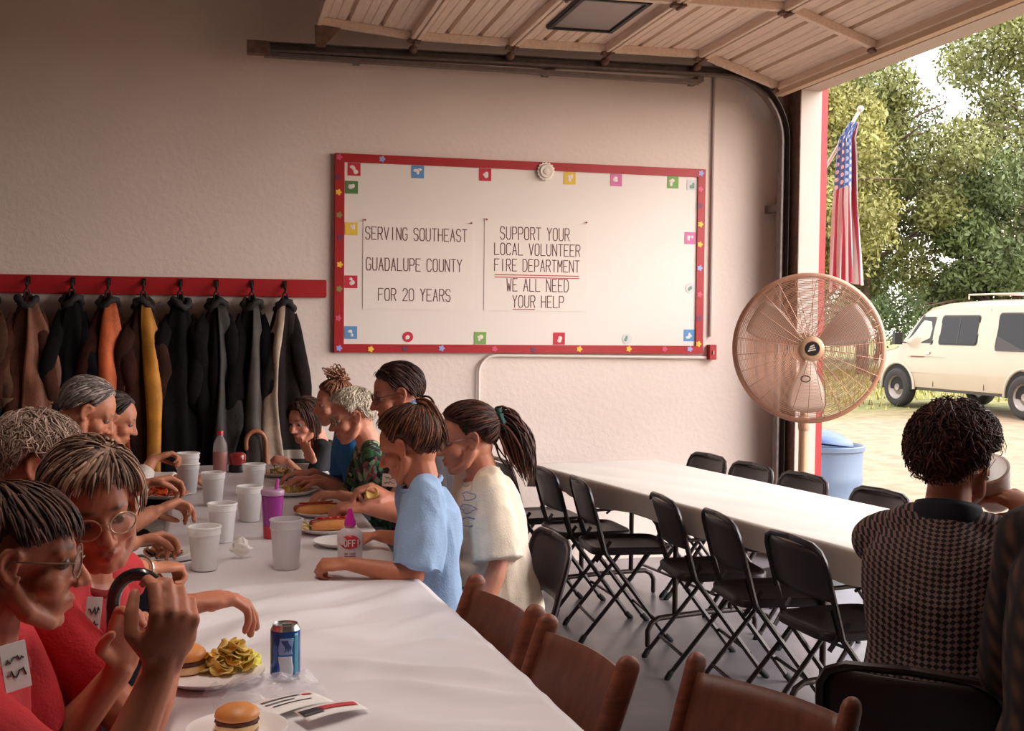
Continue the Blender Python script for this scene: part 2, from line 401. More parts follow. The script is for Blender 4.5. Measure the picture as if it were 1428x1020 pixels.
u1, u2, u3, u4, u5, u6 = (1.702,7.300,1.854), (2.262,7.300,1.861), (1.702,7.300,1.839), (2.263,7.300,1.845), (1.821,7.300,1.636), (1.968,7.300,1.637)
sign(a[0], a[2], b[0], b[2], 'white paper sign lettered SUPPORT YOUR LOCAL VOLUNTEER FIRE DEPARTMENT', conv(L2), [(u1[0], u2[0], u1[2]), (u3[0], u4[0], u3[2]), (u5[0], u6[0], u5[2])])

# picture cards pinned round the inside of the board: a coloured card with a small pale shape on it
CARDC = {'red': (190, 34, 56), 'blue': (88, 140, 190), 'green': (120, 160, 80), 'yellow': (226, 186, 60), 'pink': (205, 110, 160), 'white': (205, 205, 205), 'dark green': (80, 120, 60)}
def card(px, pz, color, label, shape='square', s=.080):
    x, z = px, pz
    t = thing('picture_card', label, 'card', (x, YP, z), 'small picture cards on the notice board')
    m = mat('card_'+color.replace(' ', '_'), CARDC[color], .6)
    mb = MB()
    if shape == 'square': mb.bb((x-s/2, YP-.002, z-s/2), (x+s/2, YP, z+s/2))
    else: mb.lathe([(0, 0), (s/2, 0), (s/2, .002), (0, .002)], (x, YP, z), 20, Matrix(((1, 0, 0), (0, 0, -1), (0, 1, 0))))
    ob('card', mb, m, t, smooth=0)
    rr = random.Random(int(px*1000)+int(pz*77)); g = MB()
    for k in range(3):
        cx = x+rr.uniform(-.2, .2)*s; cz = z+rr.uniform(-.22, .22)*s
        g.ell((cx, YP-.002, cz), (s*rr.uniform(.10, .22), .0015, s*rr.uniform(.10, .2)), None, 10, 6)
    ob('drawing', g, mat('card_pale_print', (225, 212, 205), .6) if color != 'white' else mat('card_grey_print', (120, 150, 130), .6), t)
CC = [((494,235),'red','red square card at the upper left corner of the board','square'),((487,261),'dark green','green square card below the upper left corner of the board','square'),
 ((583,239),'blue','blue square card along the top edge left of centre','square'),((677,242),'red','red square card along the top edge in the middle of the board','square'),
 ((795,245),'yellow','yellow card along the top edge right of the round white rosette','square'),((860,249),'pink','pink square card along the top edge of the board','square'),
 ((939,252),'green','pale green card along the top edge near the right corner','square'),((965,258),'white','white card at the upper right corner of the board','square'),
 ((488,319),'yellow','yellow square card on the left edge beside the first sign','square'),((488,393),'red','red card low on the left edge of the board','square'),
 ((487,464),'blue','blue square card at the lower left corner of the board','square'),((569,470),'red','round red card along the bottom edge of the board','round'),
 ((670,472),'green','green square card along the bottom edge of the board','square'),((780,473),'red','red square card along the bottom edge of the board','square'),
 ((875,473),'white','round white card along the bottom edge of the board','round'),((962,468),'blue','blue square card at the lower right corner of the board','square'),
 ((963,332),'pink','pink square card on the right edge of the board','square'),((963,402),'white','round white card on the right edge of the board','round')]
CP = [(0.810,7.300,2.487),(0.779,7.300,2.372),(1.205,7.300,2.486),(1.635,7.300,2.489),(2.192,7.300,2.498),(2.507,7.300,2.492),(2.899,7.300,2.493),(3.031,7.300,2.470),(0.785,7.300,2.118),(0.787,7.300,1.792),(0.784,7.300,1.479),(1.150,7.300,1.455),(1.612,7.300,1.449),(2.133,7.300,1.448),(2.596,7.300,1.451),(3.032,7.300,1.478),(3.027,7.300,2.121),(3.032,7.300,1.791)]
for (_, c, l, s), q in zip(CC, CP): card(min(max(q[0], BX0+.102), BX1-.094), min(max(q[2], BZ0+.094), BZ1-.094), c, l, s, .066 if s == 'round' or c == 'white' else .078)
# flower stickers on the red frame
def flower(x, z, color, label):
    t = MB(); M = Matrix(((1, 0, 0), (0, 0, -1), (0, 1, 0))); y = YW-.034
    pts = []
    for k in range(40):
        a = 2*pi*k/40; r = .017*(1+.22*cos(5*a)); pts.append((r*cos(a), r*sin(a)))
    M4 = Matrix.Translation((x, y, z)) @ M.to_4x4(); t.prism(pts, .002, M4)
    o = ob('flower_sticker', t, mat('sticker_'+color, {'blue': (150, 160, 215), 'yellow': (240, 190, 60), 'pink': (205, 80, 110), 'green': (140, 130, 70), 'purple': (110, 50, 80)}[color], .5), smooth=0)
    tag(o, label, 'sticker', 'flower stickers on the red frame')
FL = [((473,219),'pink','top left corner of the red frame'),((533,222),'blue','top strip of the red frame'),((471,247),'purple','left strip of the red frame, topmost'),((472,268),'yellow','left strip, second from the top'),
 ((473,300),'green','left strip of the red frame above the yellow card'),((474,331),'purple','left strip just below the yellow card'),((474,369),'yellow','left strip between the yellow card and the red card'),((473,403),'green','left strip just below the red card'),
 ((472,444),'pink','left strip above the lower left corner'),((473,486),'blue','lower left corner of the red frame'),((517,487),'yellow','bottom strip, second from left'),((565,486),'purple','bottom strip below the round red card'),((616,486),'blue','bottom strip left of the green card'),
 ((690,487),'pink','bottom strip right of the green card'),((744,488),'purple','bottom strip left of the red card'),((808,487),'yellow','bottom strip right of the red card'),((877,487),'yellow','bottom strip below the round white card'),((927,487),'pink','bottom strip right of the round white card'),
 ((962,487),'blue','bottom strip near the lower right corner'),((974,480),'yellow','lower right corner of the red frame'),((978,242),'blue','upper right corner of the red frame'),((977,264),'pink','right strip just below the upper right corner'),
 ((976,287),'purple','right strip, second below the upper right corner'),((977,313),'yellow','right strip just above the pink card'),((976,341),'yellow','right strip just below the pink card'),((976,374),'blue','right strip above the round white card'),((976,411),'pink','right strip below the round white card'),((975,444),'purple','right strip above the blue card')]
FP = [(0.717,7.296,2.552),(0.981,7.296,2.551),(0.709,7.296,2.430),(0.714,7.296,2.338),(0.719,7.296,2.199),(0.724,7.296,2.063),(0.724,7.296,1.896),(0.721,7.296,1.747),(0.717,7.296,1.567),(0.722,7.296,1.382),(0.917,7.296,1.378),(1.131,7.296,1.383),(1.363,7.296,1.385),(1.705,7.296,1.382),(1.960,7.296,1.378),(2.267,7.296,1.384),(2.605,7.296,1.386),(2.855,7.296,1.387),(3.032,7.296,1.387),(3.093,7.296,1.421),(3.094,7.296,2.548),(3.090,7.296,2.444),(3.087,7.296,2.335),(3.094,7.296,2.213),(3.092,7.296,2.080),(3.094,7.296,1.924),(3.097,7.296,1.749),(3.095,7.296,1.592)]
for (_, c, l), q in zip(FL, FP): flower(q[0], q[2], c, c+' flower sticker on the '+l)
# rosette
q = (2.028,7.280,2.517); rz = thing('rosette', 'round white frilled rosette pinned over the top edge of the notice board', 'rosette', q)
M = Matrix(((1, 0, 0), (0, 0, -1), (0, 1, 0)))
pts = []
for k in range(96):
    a = 2*pi*k/96; r = .056*(1+.07*cos(16*a)); pts.append((r*cos(a), r*sin(a)))
ob('frill', MB().prism(pts, .012, Matrix.Translation((q[0], YW-.035, q[2])) @ M.to_4x4()), mat('white_plastic', (240, 232, 222), .4), rz, smooth=30)
ob('center', MB().lathe([(0, .010), (.040, .010), (.046, .018), (.040, .024), (.022, .022), (.02, .028), (0, .030)], (q[0], YW-.035, q[2]), 32, M), mat('cream_plastic', (226, 212, 200), .35), rz)
# conduits and red box
M_cond = mat('grey_conduit_paint', (176, 162, 156), .5, .2)
cd = MB(); xq = (3.185,7.300,3.244); xb = (3.181,7.300,1.421)
xm = (xq[0]+xb[0])/2
cd.tube([(xm, YW-.014, 1.47), (xm, YW-.014, 4.28)], .0095, 8); tag(ob('conduit', cd, M_cond), 'thin vertical grey conduit on the back wall right of the notice board', 'conduit')
c2 = MB(); a = (3.157,7.310,1.330); b = (1.718,7.310,1.340); c = (1.607,7.310,1.230)
pts = [a, (b[0]+.1, a[1], b[2])] + [(c[0]+.11*(1-sin(k/8*pi/2)), a[1], b[2]-.11*(1-cos(k/8*pi/2))) for k in range(9)] + [(c[0], a[1], .35)]
c2.tube(pts, .0095, 8); tag(ob('conduit', c2, mat('white_conduit_paint', (222, 208, 198), .5)), 'white conduit under the notice board bending down to the floor', 'conduit')
q0, q1 = (3.165,7.270,1.317), (3.215,7.270,1.417)
bx = thing('wall_box', 'small red metal box at the lower right corner of the notice board', 'box', (q0[0], YW, q0[2]))
ob('body', MB().bb((q0[0], YW-.055, q0[2]), (q1[0], YW-.001, q1[2])), M_redpaint, bx, smooth=0, bevel=.003)
ob('toggle', MB().bb(((q0[0]+q1[0])/2-.004, YW-.064, q0[2]+.035), ((q0[0]+q1[0])/2+.004, YW-.055, q0[2]+.06)), M_trimwhite, bx, smooth=0)

# ================================================================== COATS on the hooks
def coat(x, w, zt, zb, col, label, lining=None, trim=None, seed=0, lean=0., part2=None, dy=0.):
    """a heavy coat hung by its collar loop: drooping shoulders, deep vertical folds, two limp sleeves, collar, trim bands"""
    rr = random.Random(seed)
    t = thing('coat', label, 'coat', (x, YW-.12, zb), 'coats hanging on the coat rail')
    ph = [rr.uniform(0, 6.28) for _ in range(4)]; D = .17; sk = rr.uniform(-.02, .02)
    def prof(v):           # half width and depth from top (0) to hem (1)
        hw = interp(v, [0, .03, .10, .20, .32, .6, 1], [.012, .035, .062, .68*w/2, w/2*.88, w/2*.98, w/2*1.1])
        dp = interp(v, [0, .05, .15, .4, 1], [.02, .06, .11, D*.85, D])
        return hw, dp
    def fn(u, v):
        a = 2*pi*u; hw, dp = prof(v); amp = min(1, v*4)*.20
        k = 1 + amp*(abs(sin(2.5*a+ph[0]+1.2*v))*1.5-.9+.7*sin(7*a+ph[1]-2.5*v)) + .14*min(1, v*4)*nz((cos(a)*2.4, sin(a)*2.4+seed, v*6))
        return (x+hw*cos(a)*k+lean*v+sk*sin(3*v), YW-.047-dy-dp*.58+dp*.5*sin(a)*k, zt-(zt-zb)*v+.02*sin(3*a+ph[2])*(v > .97))
    m = mat('coat_%s' % '_'.join(map(str, col)), col, .9, var=.4, scale=9, bump=.5, bscale=30, spec=.15)
    ob('coat_body', MB().grid(fn, 64, 44, closed_u=True), m, t, smooth=180)
    if part2:                  # the lighter lining or storm flap showing down one side
        side, c2 = part2; mm = mat('coat_%s' % '_'.join(map(str, c2)), c2, .7, var=.35, scale=7, bump=.4, bscale=30)
        def f2(u, v):
            wv = .85+.45*sin(v*5+ph[3])*.6+.25*v; a = radians(-92)+radians(62*side)*(u*wv)+radians(10*sin(v*4+seed))
            b = fn((a/(2*pi)) % 1, .05+.93*v); return (b[0]+.012*cos(a), b[1]-.014, b[2])
        ob('front_panel', MB().grid(f2, 14, 40), mm, t, smooth=180, solid=.008)
    for s in (-1, 1):
        z0 = zt-.115-.02*rr.random(); n = 12; V = []; F = []; Lz = rr.uniform(.56, .66); NN = 14
        for k in range(n):
            v = k/(n-1); cx = x+s*(w*.17+w*.27*min(1, sin(v*1.9+.05))+.01*sin(7*v+seed))+lean*(.2+.5*v); cy = YW-.03-dy-D*.62+.05*(1-min(1, v*5))-.055*sin(2.6*v+.1)-.012*sin(9*v+seed); r = (.046-.006*v)*interp(v, [0, .12, .3], [.45, .85, 1])
            for j in range(NN):
                a = 2*pi*j/NN; f = 1+.22*nz((cos(a)*1.5+seed, sin(a)*1.5, v*4+s)); V.append((cx+r*cos(a)*f, cy+r*.62*sin(a)*f, z0-v*Lz+.012*cos(a)*s))
        F += [tuple(range(NN))[::-1], tuple((n-1)*NN+j for j in range(NN))]
        for k in range(n-1):
            for j in range(NN): F.append((k*NN+j, k*NN+(j+1) % NN, (k+1)*NN+(j+1) % NN, (k+1)*NN+j))
        so = ob('sleeve', MB().add(V, F), m, t, smooth=70)
        if trim:
            c0 = Vector(V[(n-3)*NN]).lerp(Vector(V[(n-3)*NN+NN//2]), .5); c1 = Vector(V[(n-2)*NN]).lerp(Vector(V[(n-2)*NN+NN//2]), .5)
            ob('cuff_band', MB().tube([c0, c1], [.047, .046], 14, flat=(1, .66), nrm=[(0, 1, 0)]*2), trim_m(trim), so)
    c = MB(); pts = [(x+.050*cos(a), YW-.09-dy+.045*sin(a), zt-.06+.025*cos(2*a+ph[0])) for a in [2*pi*k/18 for k in range(18)]]
    c.tube(pts, [.020+.006*sin(3*k) for k in range(18)], 8, closed=True); ob('collar', c, mat('collar_dark', (30, 24, 24), .8, var=.2), t, smooth=180)
    ob('hanging_loop', MB().tube([(x-.02, YW-.08-dy, zt-.06), (x-.012, YW-.09, zt+.01), (x, YW-.098, zt+.022), (x+.012, YW-.09, zt+.01), (x+.02, YW-.08-dy, zt-.06)], .006, 6), mat('collar_dark', (30, 24, 24), .8), t)
    if trim:
        v = (zt-zb-.16)/(zt-zb)
        ob('reflective_band', MB().grid(lambda u, q: tuple(Vector(fn(u, v+.05*q))+Vector((cos(2*pi*u), sin(2*pi*u), 0))*.006), 64, 2, closed_u=True), trim_m(trim), t, smooth=180)
    return t
def trim_m(c): return mat('trim_%s' % '_'.join(map(str, c)), c, .5, var=.1)
zt = 1.70
coat(-1.27, .26, zt, .62, (84, 56, 42), 'brown coat at the far left end of the coat rail', trim=(110, 90, 66), seed=1)
coat(-1.063, .33, zt, .55, (70, 40, 30), 'rust brown fire coat with dark bands, second from the left on the rail', trim=(30, 22, 20), seed=2, part2=(1, (120, 70, 46)))
coat(-.82, .29, zt+.01, .5, (14, 11, 13), 'black coat hanging between the rust brown coat and the orange coat', seed=3)
coat(-.622, .29, zt, .60, (52, 24, 18), 'bright orange coat hanging open with dark sleeves', seed=4, part2=(1, (184, 84, 34)))
coat(-.425, .28, zt, .52, (50, 28, 20), 'yellow and brown slicker coat hanging right of the orange coat', seed=5, part2=(1, (184, 122, 32)))
coat(-.217, .31, zt, .45, (15, 12, 13), 'wide black coat hanging right of the yellow slicker', seed=6)
coat(-.010, .28, zt, .45, (20, 16, 16), 'charcoal coat hanging between two black coats, its front faintly lighter', seed=7, part2=(1, (34, 28, 26)))
coat(.196, .26, zt, .45, (14, 11, 12), 'black coat with a pale stripe hanging second from the right end of the rail', seed=8, part2=(1, (60, 52, 48)))
coat(.392, .235, zt, .62, (30, 24, 23), 'grey coat with pale tan lining at the right end of the rail', seed=9, part2=(-1, (160, 138, 120)), trim=(120, 104, 92))

# ================================================================== TABLES
M_cloth = mat('white_plastic_table_cover', (226, 220, 222), .42, var=.03, scale=3, spec=.4)
M_cloth2 = mat('white_paper_table_cover', (218, 210, 200), .6, var=.03, scale=3)
M_tabletop = mat('brown_laminate', (96, 74, 58), .5, var=.15, stretch=(2, 20, 2))
M_tleg = mat('dark_brown_steel_tube', (52, 38, 34), .4, .4)
def folding_table(cx, cy, rz, L, Wd, label, group, H=.742, legs=None):
    t = thing('folding_table', label, 'table', (cx, cy, 0), group); t.rotation_euler = (0, 0, rz)
    WL[t.name] = Vector((0, 0, 0))          # built in local coordinates, long side along y
    ob('tabletop', MB().bb((-Wd/2, -L/2, H-.032), (Wd/2, L/2, H)), M_tabletop, t, smooth=0, bevel=.004)
    for s, y in zip((-1, 1), legs or (-(L/2-.28), L/2-.28)):
        b = MB()
        for x in (-.16, .16): b.cap((x, y, .14), (x, y, H-.035), .0135, n=10)
        w = Wd/2-.06; pts = [(-w, y, .012), (-w, y, .08), (-w+.02, y, .115), (-w+.06, y, .135), (0, y, .14), (w-.06, y, .135), (w-.02, y, .115), (w, y, .08), (w, y, .012)]
        b.tube(pts, .0135, 10, rnd=True); b.cap((0, y, .14), (0, y, .15), .01)
        b.cap((-.16, y, .5), (.16, y, .5), .009)
        o = ob('leg_frame', b, M_tleg, t)
        ob('brace', MB().tube([(0, y, .48), (0, y-s*.2, .6), (0, y-s*.42, H-.04)], .007, 8).tube([(.05*cos(a), y-s*.3+.04*sin(a), .64) for a in [2*pi*k/16 for k in range(16)]], .006, 6, closed=True), M_tleg, o)
    return t
def table_cover(name, corners, drop, m, label, group, wr, seed, sag=0., nx=60, ny=150, H=.745, mask=(1, 1)):
    """cover laid over a table: corners = near-left, near-right, far-right, far-left on plan; edges hang down by `drop`"""
    A, B, C_, D_ = [Vector((*c, 0)) for c in corners]
    wl = (B-A).length; ll = (D_-A).length
    ex = drop/wl; ey = drop/ll
    def fn(u, v):
        uu = -ex+(1+2*ex)*u; vv = -ey*mask[0]+(1+ey*(mask[0]+mask[1]))*v
        uc = min(1, max(0, uu)); vc = min(1, max(0, vv))
        p = (A*(1-uc)+B*uc)*(1-vc)+(D_*(1-uc)+C_*uc)*vc
        ox = (uu-uc)*wl; oy = (vv-vc)*ll; over = max(abs(ox), abs(oy))
        z = H+.004
        if over > 0:
            n = ((B-A).normalized()*(1 if ox > 0 else -1) if abs(ox) >= abs(oy) else (D_-A).normalized()*(1 if oy > 0 else -1))
            s = vv*ll if abs(ox) >= abs(oy) else uu*wl
            k = over*(.08+.09*sin(s*9+seed)+.06*sin(s*23+seed*2)); p = p+n*(.006+max(0, k)); z -= over*.97*(1+.12*sin(s*7+seed))
        edge = min(uc, 1-uc)*wl
        w = max(-.002, wr(p.x, p.y)*min(1, .25+edge*8))
        return (p.x, p.y, z+w)
    o = ob(name, MB().grid(fn, nx, ny), m, smooth=180)
    return tag(o, label, 'tablecloth', group)
# long dining table: three tables in line, two covers
def AX(y): return .60+(3.6-y)*-.0 + (y-3.6)*-.02 if y > 3.6 else .588+(3.6-y)*.07
rzA = radians(3.5)
folding_table(.265, 2.62, rzA, 1.83, .74, 'brown folding table carrying the near white cover, at the front', 'tables in the long dining row')
folding_table(.190, 4.39, radians(1), 1.5, .73, 'brown folding table in the middle of the long dining row', 'tables in the long dining row', legs=(-.72, .22))
folding_table(.175, 5.91, radians(.6), 1.5, .73, 'brown folding table at the coat end of the long dining row', 'tables in the long dining row')
def wrA(x, y):
    z = 0
    # long soft creases running diagonally away from the corner, a few sharp pulled ridges, slack bulges along the edge
    d = x*.80+y*.60; e = -x*.60+y*.80
    m = max(0, 1-abs(y-3.12)/.62)
    z += m*.019*(abs(sin(e*15+1.4*nz((x*3, y*3, 1))+.6))**3)*(.75+.5*nz((d*2, e*2, 5)))
    z += .013*nz((x*3.2, y*2.0, 2))+.007*max(0, nz((d*2.2+7, e*10, 3)))*2
    q = max(0, 1-abs(y-2.55)/.6)*max(0, min(1, (x-.05)*3)); f = x*.35+y*.94
    z += q*.016*(abs(sin(f*16+1.8*nz((x*4, y*4, 8))))**4)
    for ox, oy, orr in ((-.02, 2.60, .15), (.145, 2.62, .06), (.04, 2.30, .12)):
        z *= min(1, max(.12, (sqrt((x-ox)**2+(y-oy)**2)-orr)/.10))
    return z
table_cover('tablecloth', [(-.075, 1.66), (.720, 1.70), (.594, 3.61), (-.185, 3.54)], .10, M_cloth, 'creased white plastic table cover on the nearest table', 'white covers on the long dining row', wrA, 1.3, H=.7515, nx=90, ny=220, mask=(1, 0))
table_cover('tablecloth', [(-.185, 3.50), (.592, 3.57), (.560, 6.69), (-.205, 6.69)], .10, M_cloth, 'white plastic table cover on the far half of the dining row under the cups', 'white covers on the long dining row',
            lambda x, y: (.003*nz((x*4, y*3, 9))+.0025*abs(sin(y*9+x*4)))*min(1, max(0, (y-3.65)*5)), 4.1, H=.7435, mask=(0, 1))
# second row by the open bay
TA, TB = Vector((1.725, 6.42, 0)), Vector((2.33, 3.06, 0))
dr = (TB-TA).normalized(); pr_ = Vector((-dr.y, dr.x, 0)); ang = atan2(dr.y, dr.x)+pi/2
for k, lb, lg_ in ((0, 'brown folding table at the wall end of the empty row by the bay door', (-.33, .65)), (1, 'brown folding table of the empty row beside the drinking woman', (-.42, .27))):
    c = TA+dr*(.84+k*1.7)+pr_*.38
    folding_table(c.x, c.y, ang, 1.68, .74, lb, 'tables in the empty row by the bay door', H=.742, legs=lg_)
e = TA+dr*3.40
table_cover('tablecloth', [(e.x, e.y), (e.x+pr_.x*.80, e.y+pr_.y*.80), (TA.x+pr_.x*.80, TA.y+pr_.y*.80), (TA.x, TA.y)], .115, M_cloth2, 'long white paper cover on the empty row of tables by the bay door', None,
            lambda x, y: .004*nz((x*3, y*2, 4))+.003*abs(sin(y*5+x*9)), 2.2)

# ================================================================== METAL FOLDING CHAIRS (built facing +x)
M_chair = mat('dark_brown_enamel', (44, 34, 35), .32, .25, var=.15, scale=14, spec=.6)
M_chairp = mat('dark_chair_panel', (54, 44, 46), .36, .2, var=.12, scale=10, spec=.6)
M_rub = mat('black_rubber', (18, 17, 17), .8)
def metal_chair(label, group):
    t = thing('metal_folding_chair', label, 'chair', (0, 0, 0), group)
    def up(z): return interp(z, [0, .44, .80], [.205, -.125, -.225])
    for s in (-1, 1):
        y = .205*s
        zz = [0.012, .15, .3, .44, .52, .62, .68]; pts = [(up(z), y, z) for z in zz]
        if s == 1: loop = pts+[(up(.72), y*.985, .72), (up(.75), y*.90, .752), (up(.77), y*.7, .770), (up(.775), 0, .776)]
        else: loop = pts+[(up(.72), y*.985, .72), (up(.75), y*.90, .752), (up(.77), y*.7, .770), (up(.775), 0, .776)]
        o = ob('front_leg', MB().tube(loop, .0115, 8, rnd=True), M_chair, t)
        ob('foot_cap', MB().cap((up(.0)+.002, y, .006), (up(.03), y, .03), .0145, n=10), M_rub, o)
        y2 = .175*s
        o = ob('rear_leg', MB().tube([(.10, y2, .43), (.0, y2, .30), (-.235, y2, .012)], .0105, 8, rnd=True), M_chair, t)
        ob('foot_cap', MB().cap((-.237, y2, .006), (-.222, y2, .03), .0135, n=10), M_rub, o)
        ob('hinge_link', MB().bar((-.125, y*.95, .44), (-.165, y*.95, .55), .004, .022).bar((-.17, .19*s, .40), (-.10, .2*s, .50), .004, .018), M_chair, t)
    def pan(u, v):
        y = (u-.5)*2*.196; z = .572+.190*v; cur = .03*(1-(2*u-1)**2)
        if v > .65: y *= 1-.16*((v-.65)/.35)**2
        return (up(z)-cur+.004, y, z)
    ob('backrest', MB().grid(pan, 14, 8), M_chairp, t, smooth=180, solid=.006)
    # seat pan with rolled rim
    out = []
    for k in range(40):
        a = 2*pi*k/40; c, s_ = cos(a), sin(a); e = .32
        out.append((.02+.205*(abs(c)**e)*(1 if c > 0 else -1)*1.0, .195*(abs(s_)**e)*(1 if s_ > 0 else -1)*(1-.05*(1 if c < 0 else 0))))
    rings = [(.70, .448), (.86, .450), (.93, .460), (.97, .462), (1.0, .455), (1.0, .430), (.985, .428)]
    V = [(.02, 0, .446)]; F = []
    for s_, z in rings: V += [((x-.02)*s_+.02, y*s_, z) for x, y in out]
    for k in range(40): F.append((0, 1+k, 1+(k+1) % 40))
    for r in range(len(rings)-1):
        for k in range(40):
            a = 1+r*40+k; b = 1+r*40+(k+1) % 40; F.append((a, b, b+40, a+40))
    ob('seat', MB().add(V, F), M_chairp, t, smooth=60, solid=.003)
    b = MB().cap((.135, -.2, .11), (.135, .2, .11), .008, n=8); ob('crossbar', b, M_chair, t)
    b = MB().cap((-.165, -.175, .10), (-.165, .175, .10), .008, n=8); ob('crossbar', b, M_chair, t)
    return t
first_chair = None
def place_chair(x, y, deg, label, group):
    global first_chair
    if first_chair is None:
        first_chair = metal_chair(label, group); first_chair.location = (x, y, 0); first_chair.rotation_euler = (0, 0, radians(deg)); return first_chair
    return dup(first_chair, (x, y, 0), radians(deg), label, group)
G1 = 'metal chairs along the dining-room side of the empty row'; G2 = 'metal chairs along the bay door side of the empty row'
NEARROW = [(1.765, 6.49, 4, 'dark metal folding chair nearest the back wall, just behind the ponytailed woman'), (1.895, 6.02, 2, 'dark metal folding chair, second from the back wall in the row'),
           (1.955, 5.57, -4, 'dark metal folding chair, third from the back wall, seat turned to the table'), (2.15, 4.93, -4, 'dark metal folding chair after the gap in the row, fourth from the back wall'),
           (2.20, 4.44, -4, 'dark metal folding chair, fifth from the back wall, left of the wide black back'), (2.255, 3.93, 3, 'dark metal folding chair next to the woman drinking, its wide back toward us')]
for x, y, d, l in NEARROW: place_chair(x, y, d, l, G1)
FARROW = [(2.62, 6.47, 188, 'dark metal chair behind the empty table, nearest the back wall'), (2.68, 6.0, 188, 'dark metal chair behind the empty table, second from the back wall'),
          (2.75, 5.53, 188, 'dark metal chair behind the empty table, just left of the fan pole'), (2.83, 4.93, 188, 'dark metal chair behind the empty table in front of the blue barrel')]
for x, y, d, l in FARROW: place_chair(x, y, d, l, G2)

# ================================================================== WOODEN FOLDING CHAIRS (built facing -x)
M_wood = mat('worn_brown_wood', (124, 64, 42), .5, var=.28, scale=6, stretch=(3, 3, 14), bump=.1)
M_woodp = mat('dark_plywood_back', (108, 60, 44), .45, var=.22, scale=5, stretch=(2, 8, 3), bump=.08)
def wood_chair(label, group):
    t = thing('wooden_folding_chair', label, 'chair', (0, 0, 0), group)
    def xb(z): return interp(z, [0, .45, .84], [-.22, .10, .245])
    for s in (-1, 1):
        y = .195*s; m = MB()
        pts = [(xb(z), y, z) for z in (.02, .2, .45, .55, .65, .76, .815)]
        m.tube(pts, [.018, .020, .022, .023, .024, .025, .0245], 16, flat=(1.22, .64), nrm=[(0, 1, 0)]*7, rnd=True)
        ob('back_post', m, M_wood, t)
        y2 = .155*s
        ob('rear_leg', MB().tube([(-.12, y2, .43), (.0, y2, .28), (.24, y2, .02)], .018, 12, flat=(1.2, .62), nrm=[(0, 1, 0)]*3, rnd=True), M_wood, t)
    def pan(u, v):
        y = (u-.5)*2*.185; z = .585+.215*v; return (xb(z)+.028*(1-(2*u-1)**2)-.004, y, z)
    ob('backrest', MB().grid(pan, 16, 6), M_woodp, t, smooth=180, solid=.013)
    for k in range(5):
        x = -.20+k*.075; ob('seat_slat', MB().bb((x, -.175, .445), (x+.062, .175, .462)), M_wood, t, smooth=0, bevel=.003)
    for s in (-1, 1): ob('seat_rail', MB().bb((-.2, s*.14-.012, .42), (.165, s*.14+.012, .445)), M_wood, t, smooth=0, bevel=.003)
    ob('stretcher', MB().cap((-.10, -.19, .17), (-.10, .19, .17), .011, n=10), M_wood, t)
    ob('stretcher', MB().cap((.12, -.16, .155), (.12, .16, .155), .011, n=10), M_wood, t)
    return t
G3 = 'wooden folding chairs beside the dining table'
wc = wood_chair('brown wooden folding chair against the table, directly behind the cream-shirted woman', G3)
def put_wood(o, top_a, top_b, lab=None):
    a, b = Vector(top_a), Vector(top_b); mid = (a+b)/2; d = a-b; rz = atan2(d.y, d.x)-pi/2
    off = Matrix.Rotation(rz, 3, 'Z') @ Vector((.235, 0, 0)); loc = (mid.x-off.x, mid.y-off.y, 0)
    if o is None: return dup(wc, loc, rz, lab, G3)
    o.location = loc; o.rotation_euler = (0, 0, rz)
put_wood(wc, (0.712,3.215,0.800), (0.774,2.873,0.800))
put_wood(None, (0.787,2.728,0.800), (0.849,2.390,0.800), 'brown wooden folding chair in the middle of the three, by the table corner')
put_wood(None, (1.000,2.379,0.800), (1.187,1.996,0.800), 'dark-backed wooden folding chair nearest the camera, at the bottom edge of the photo')

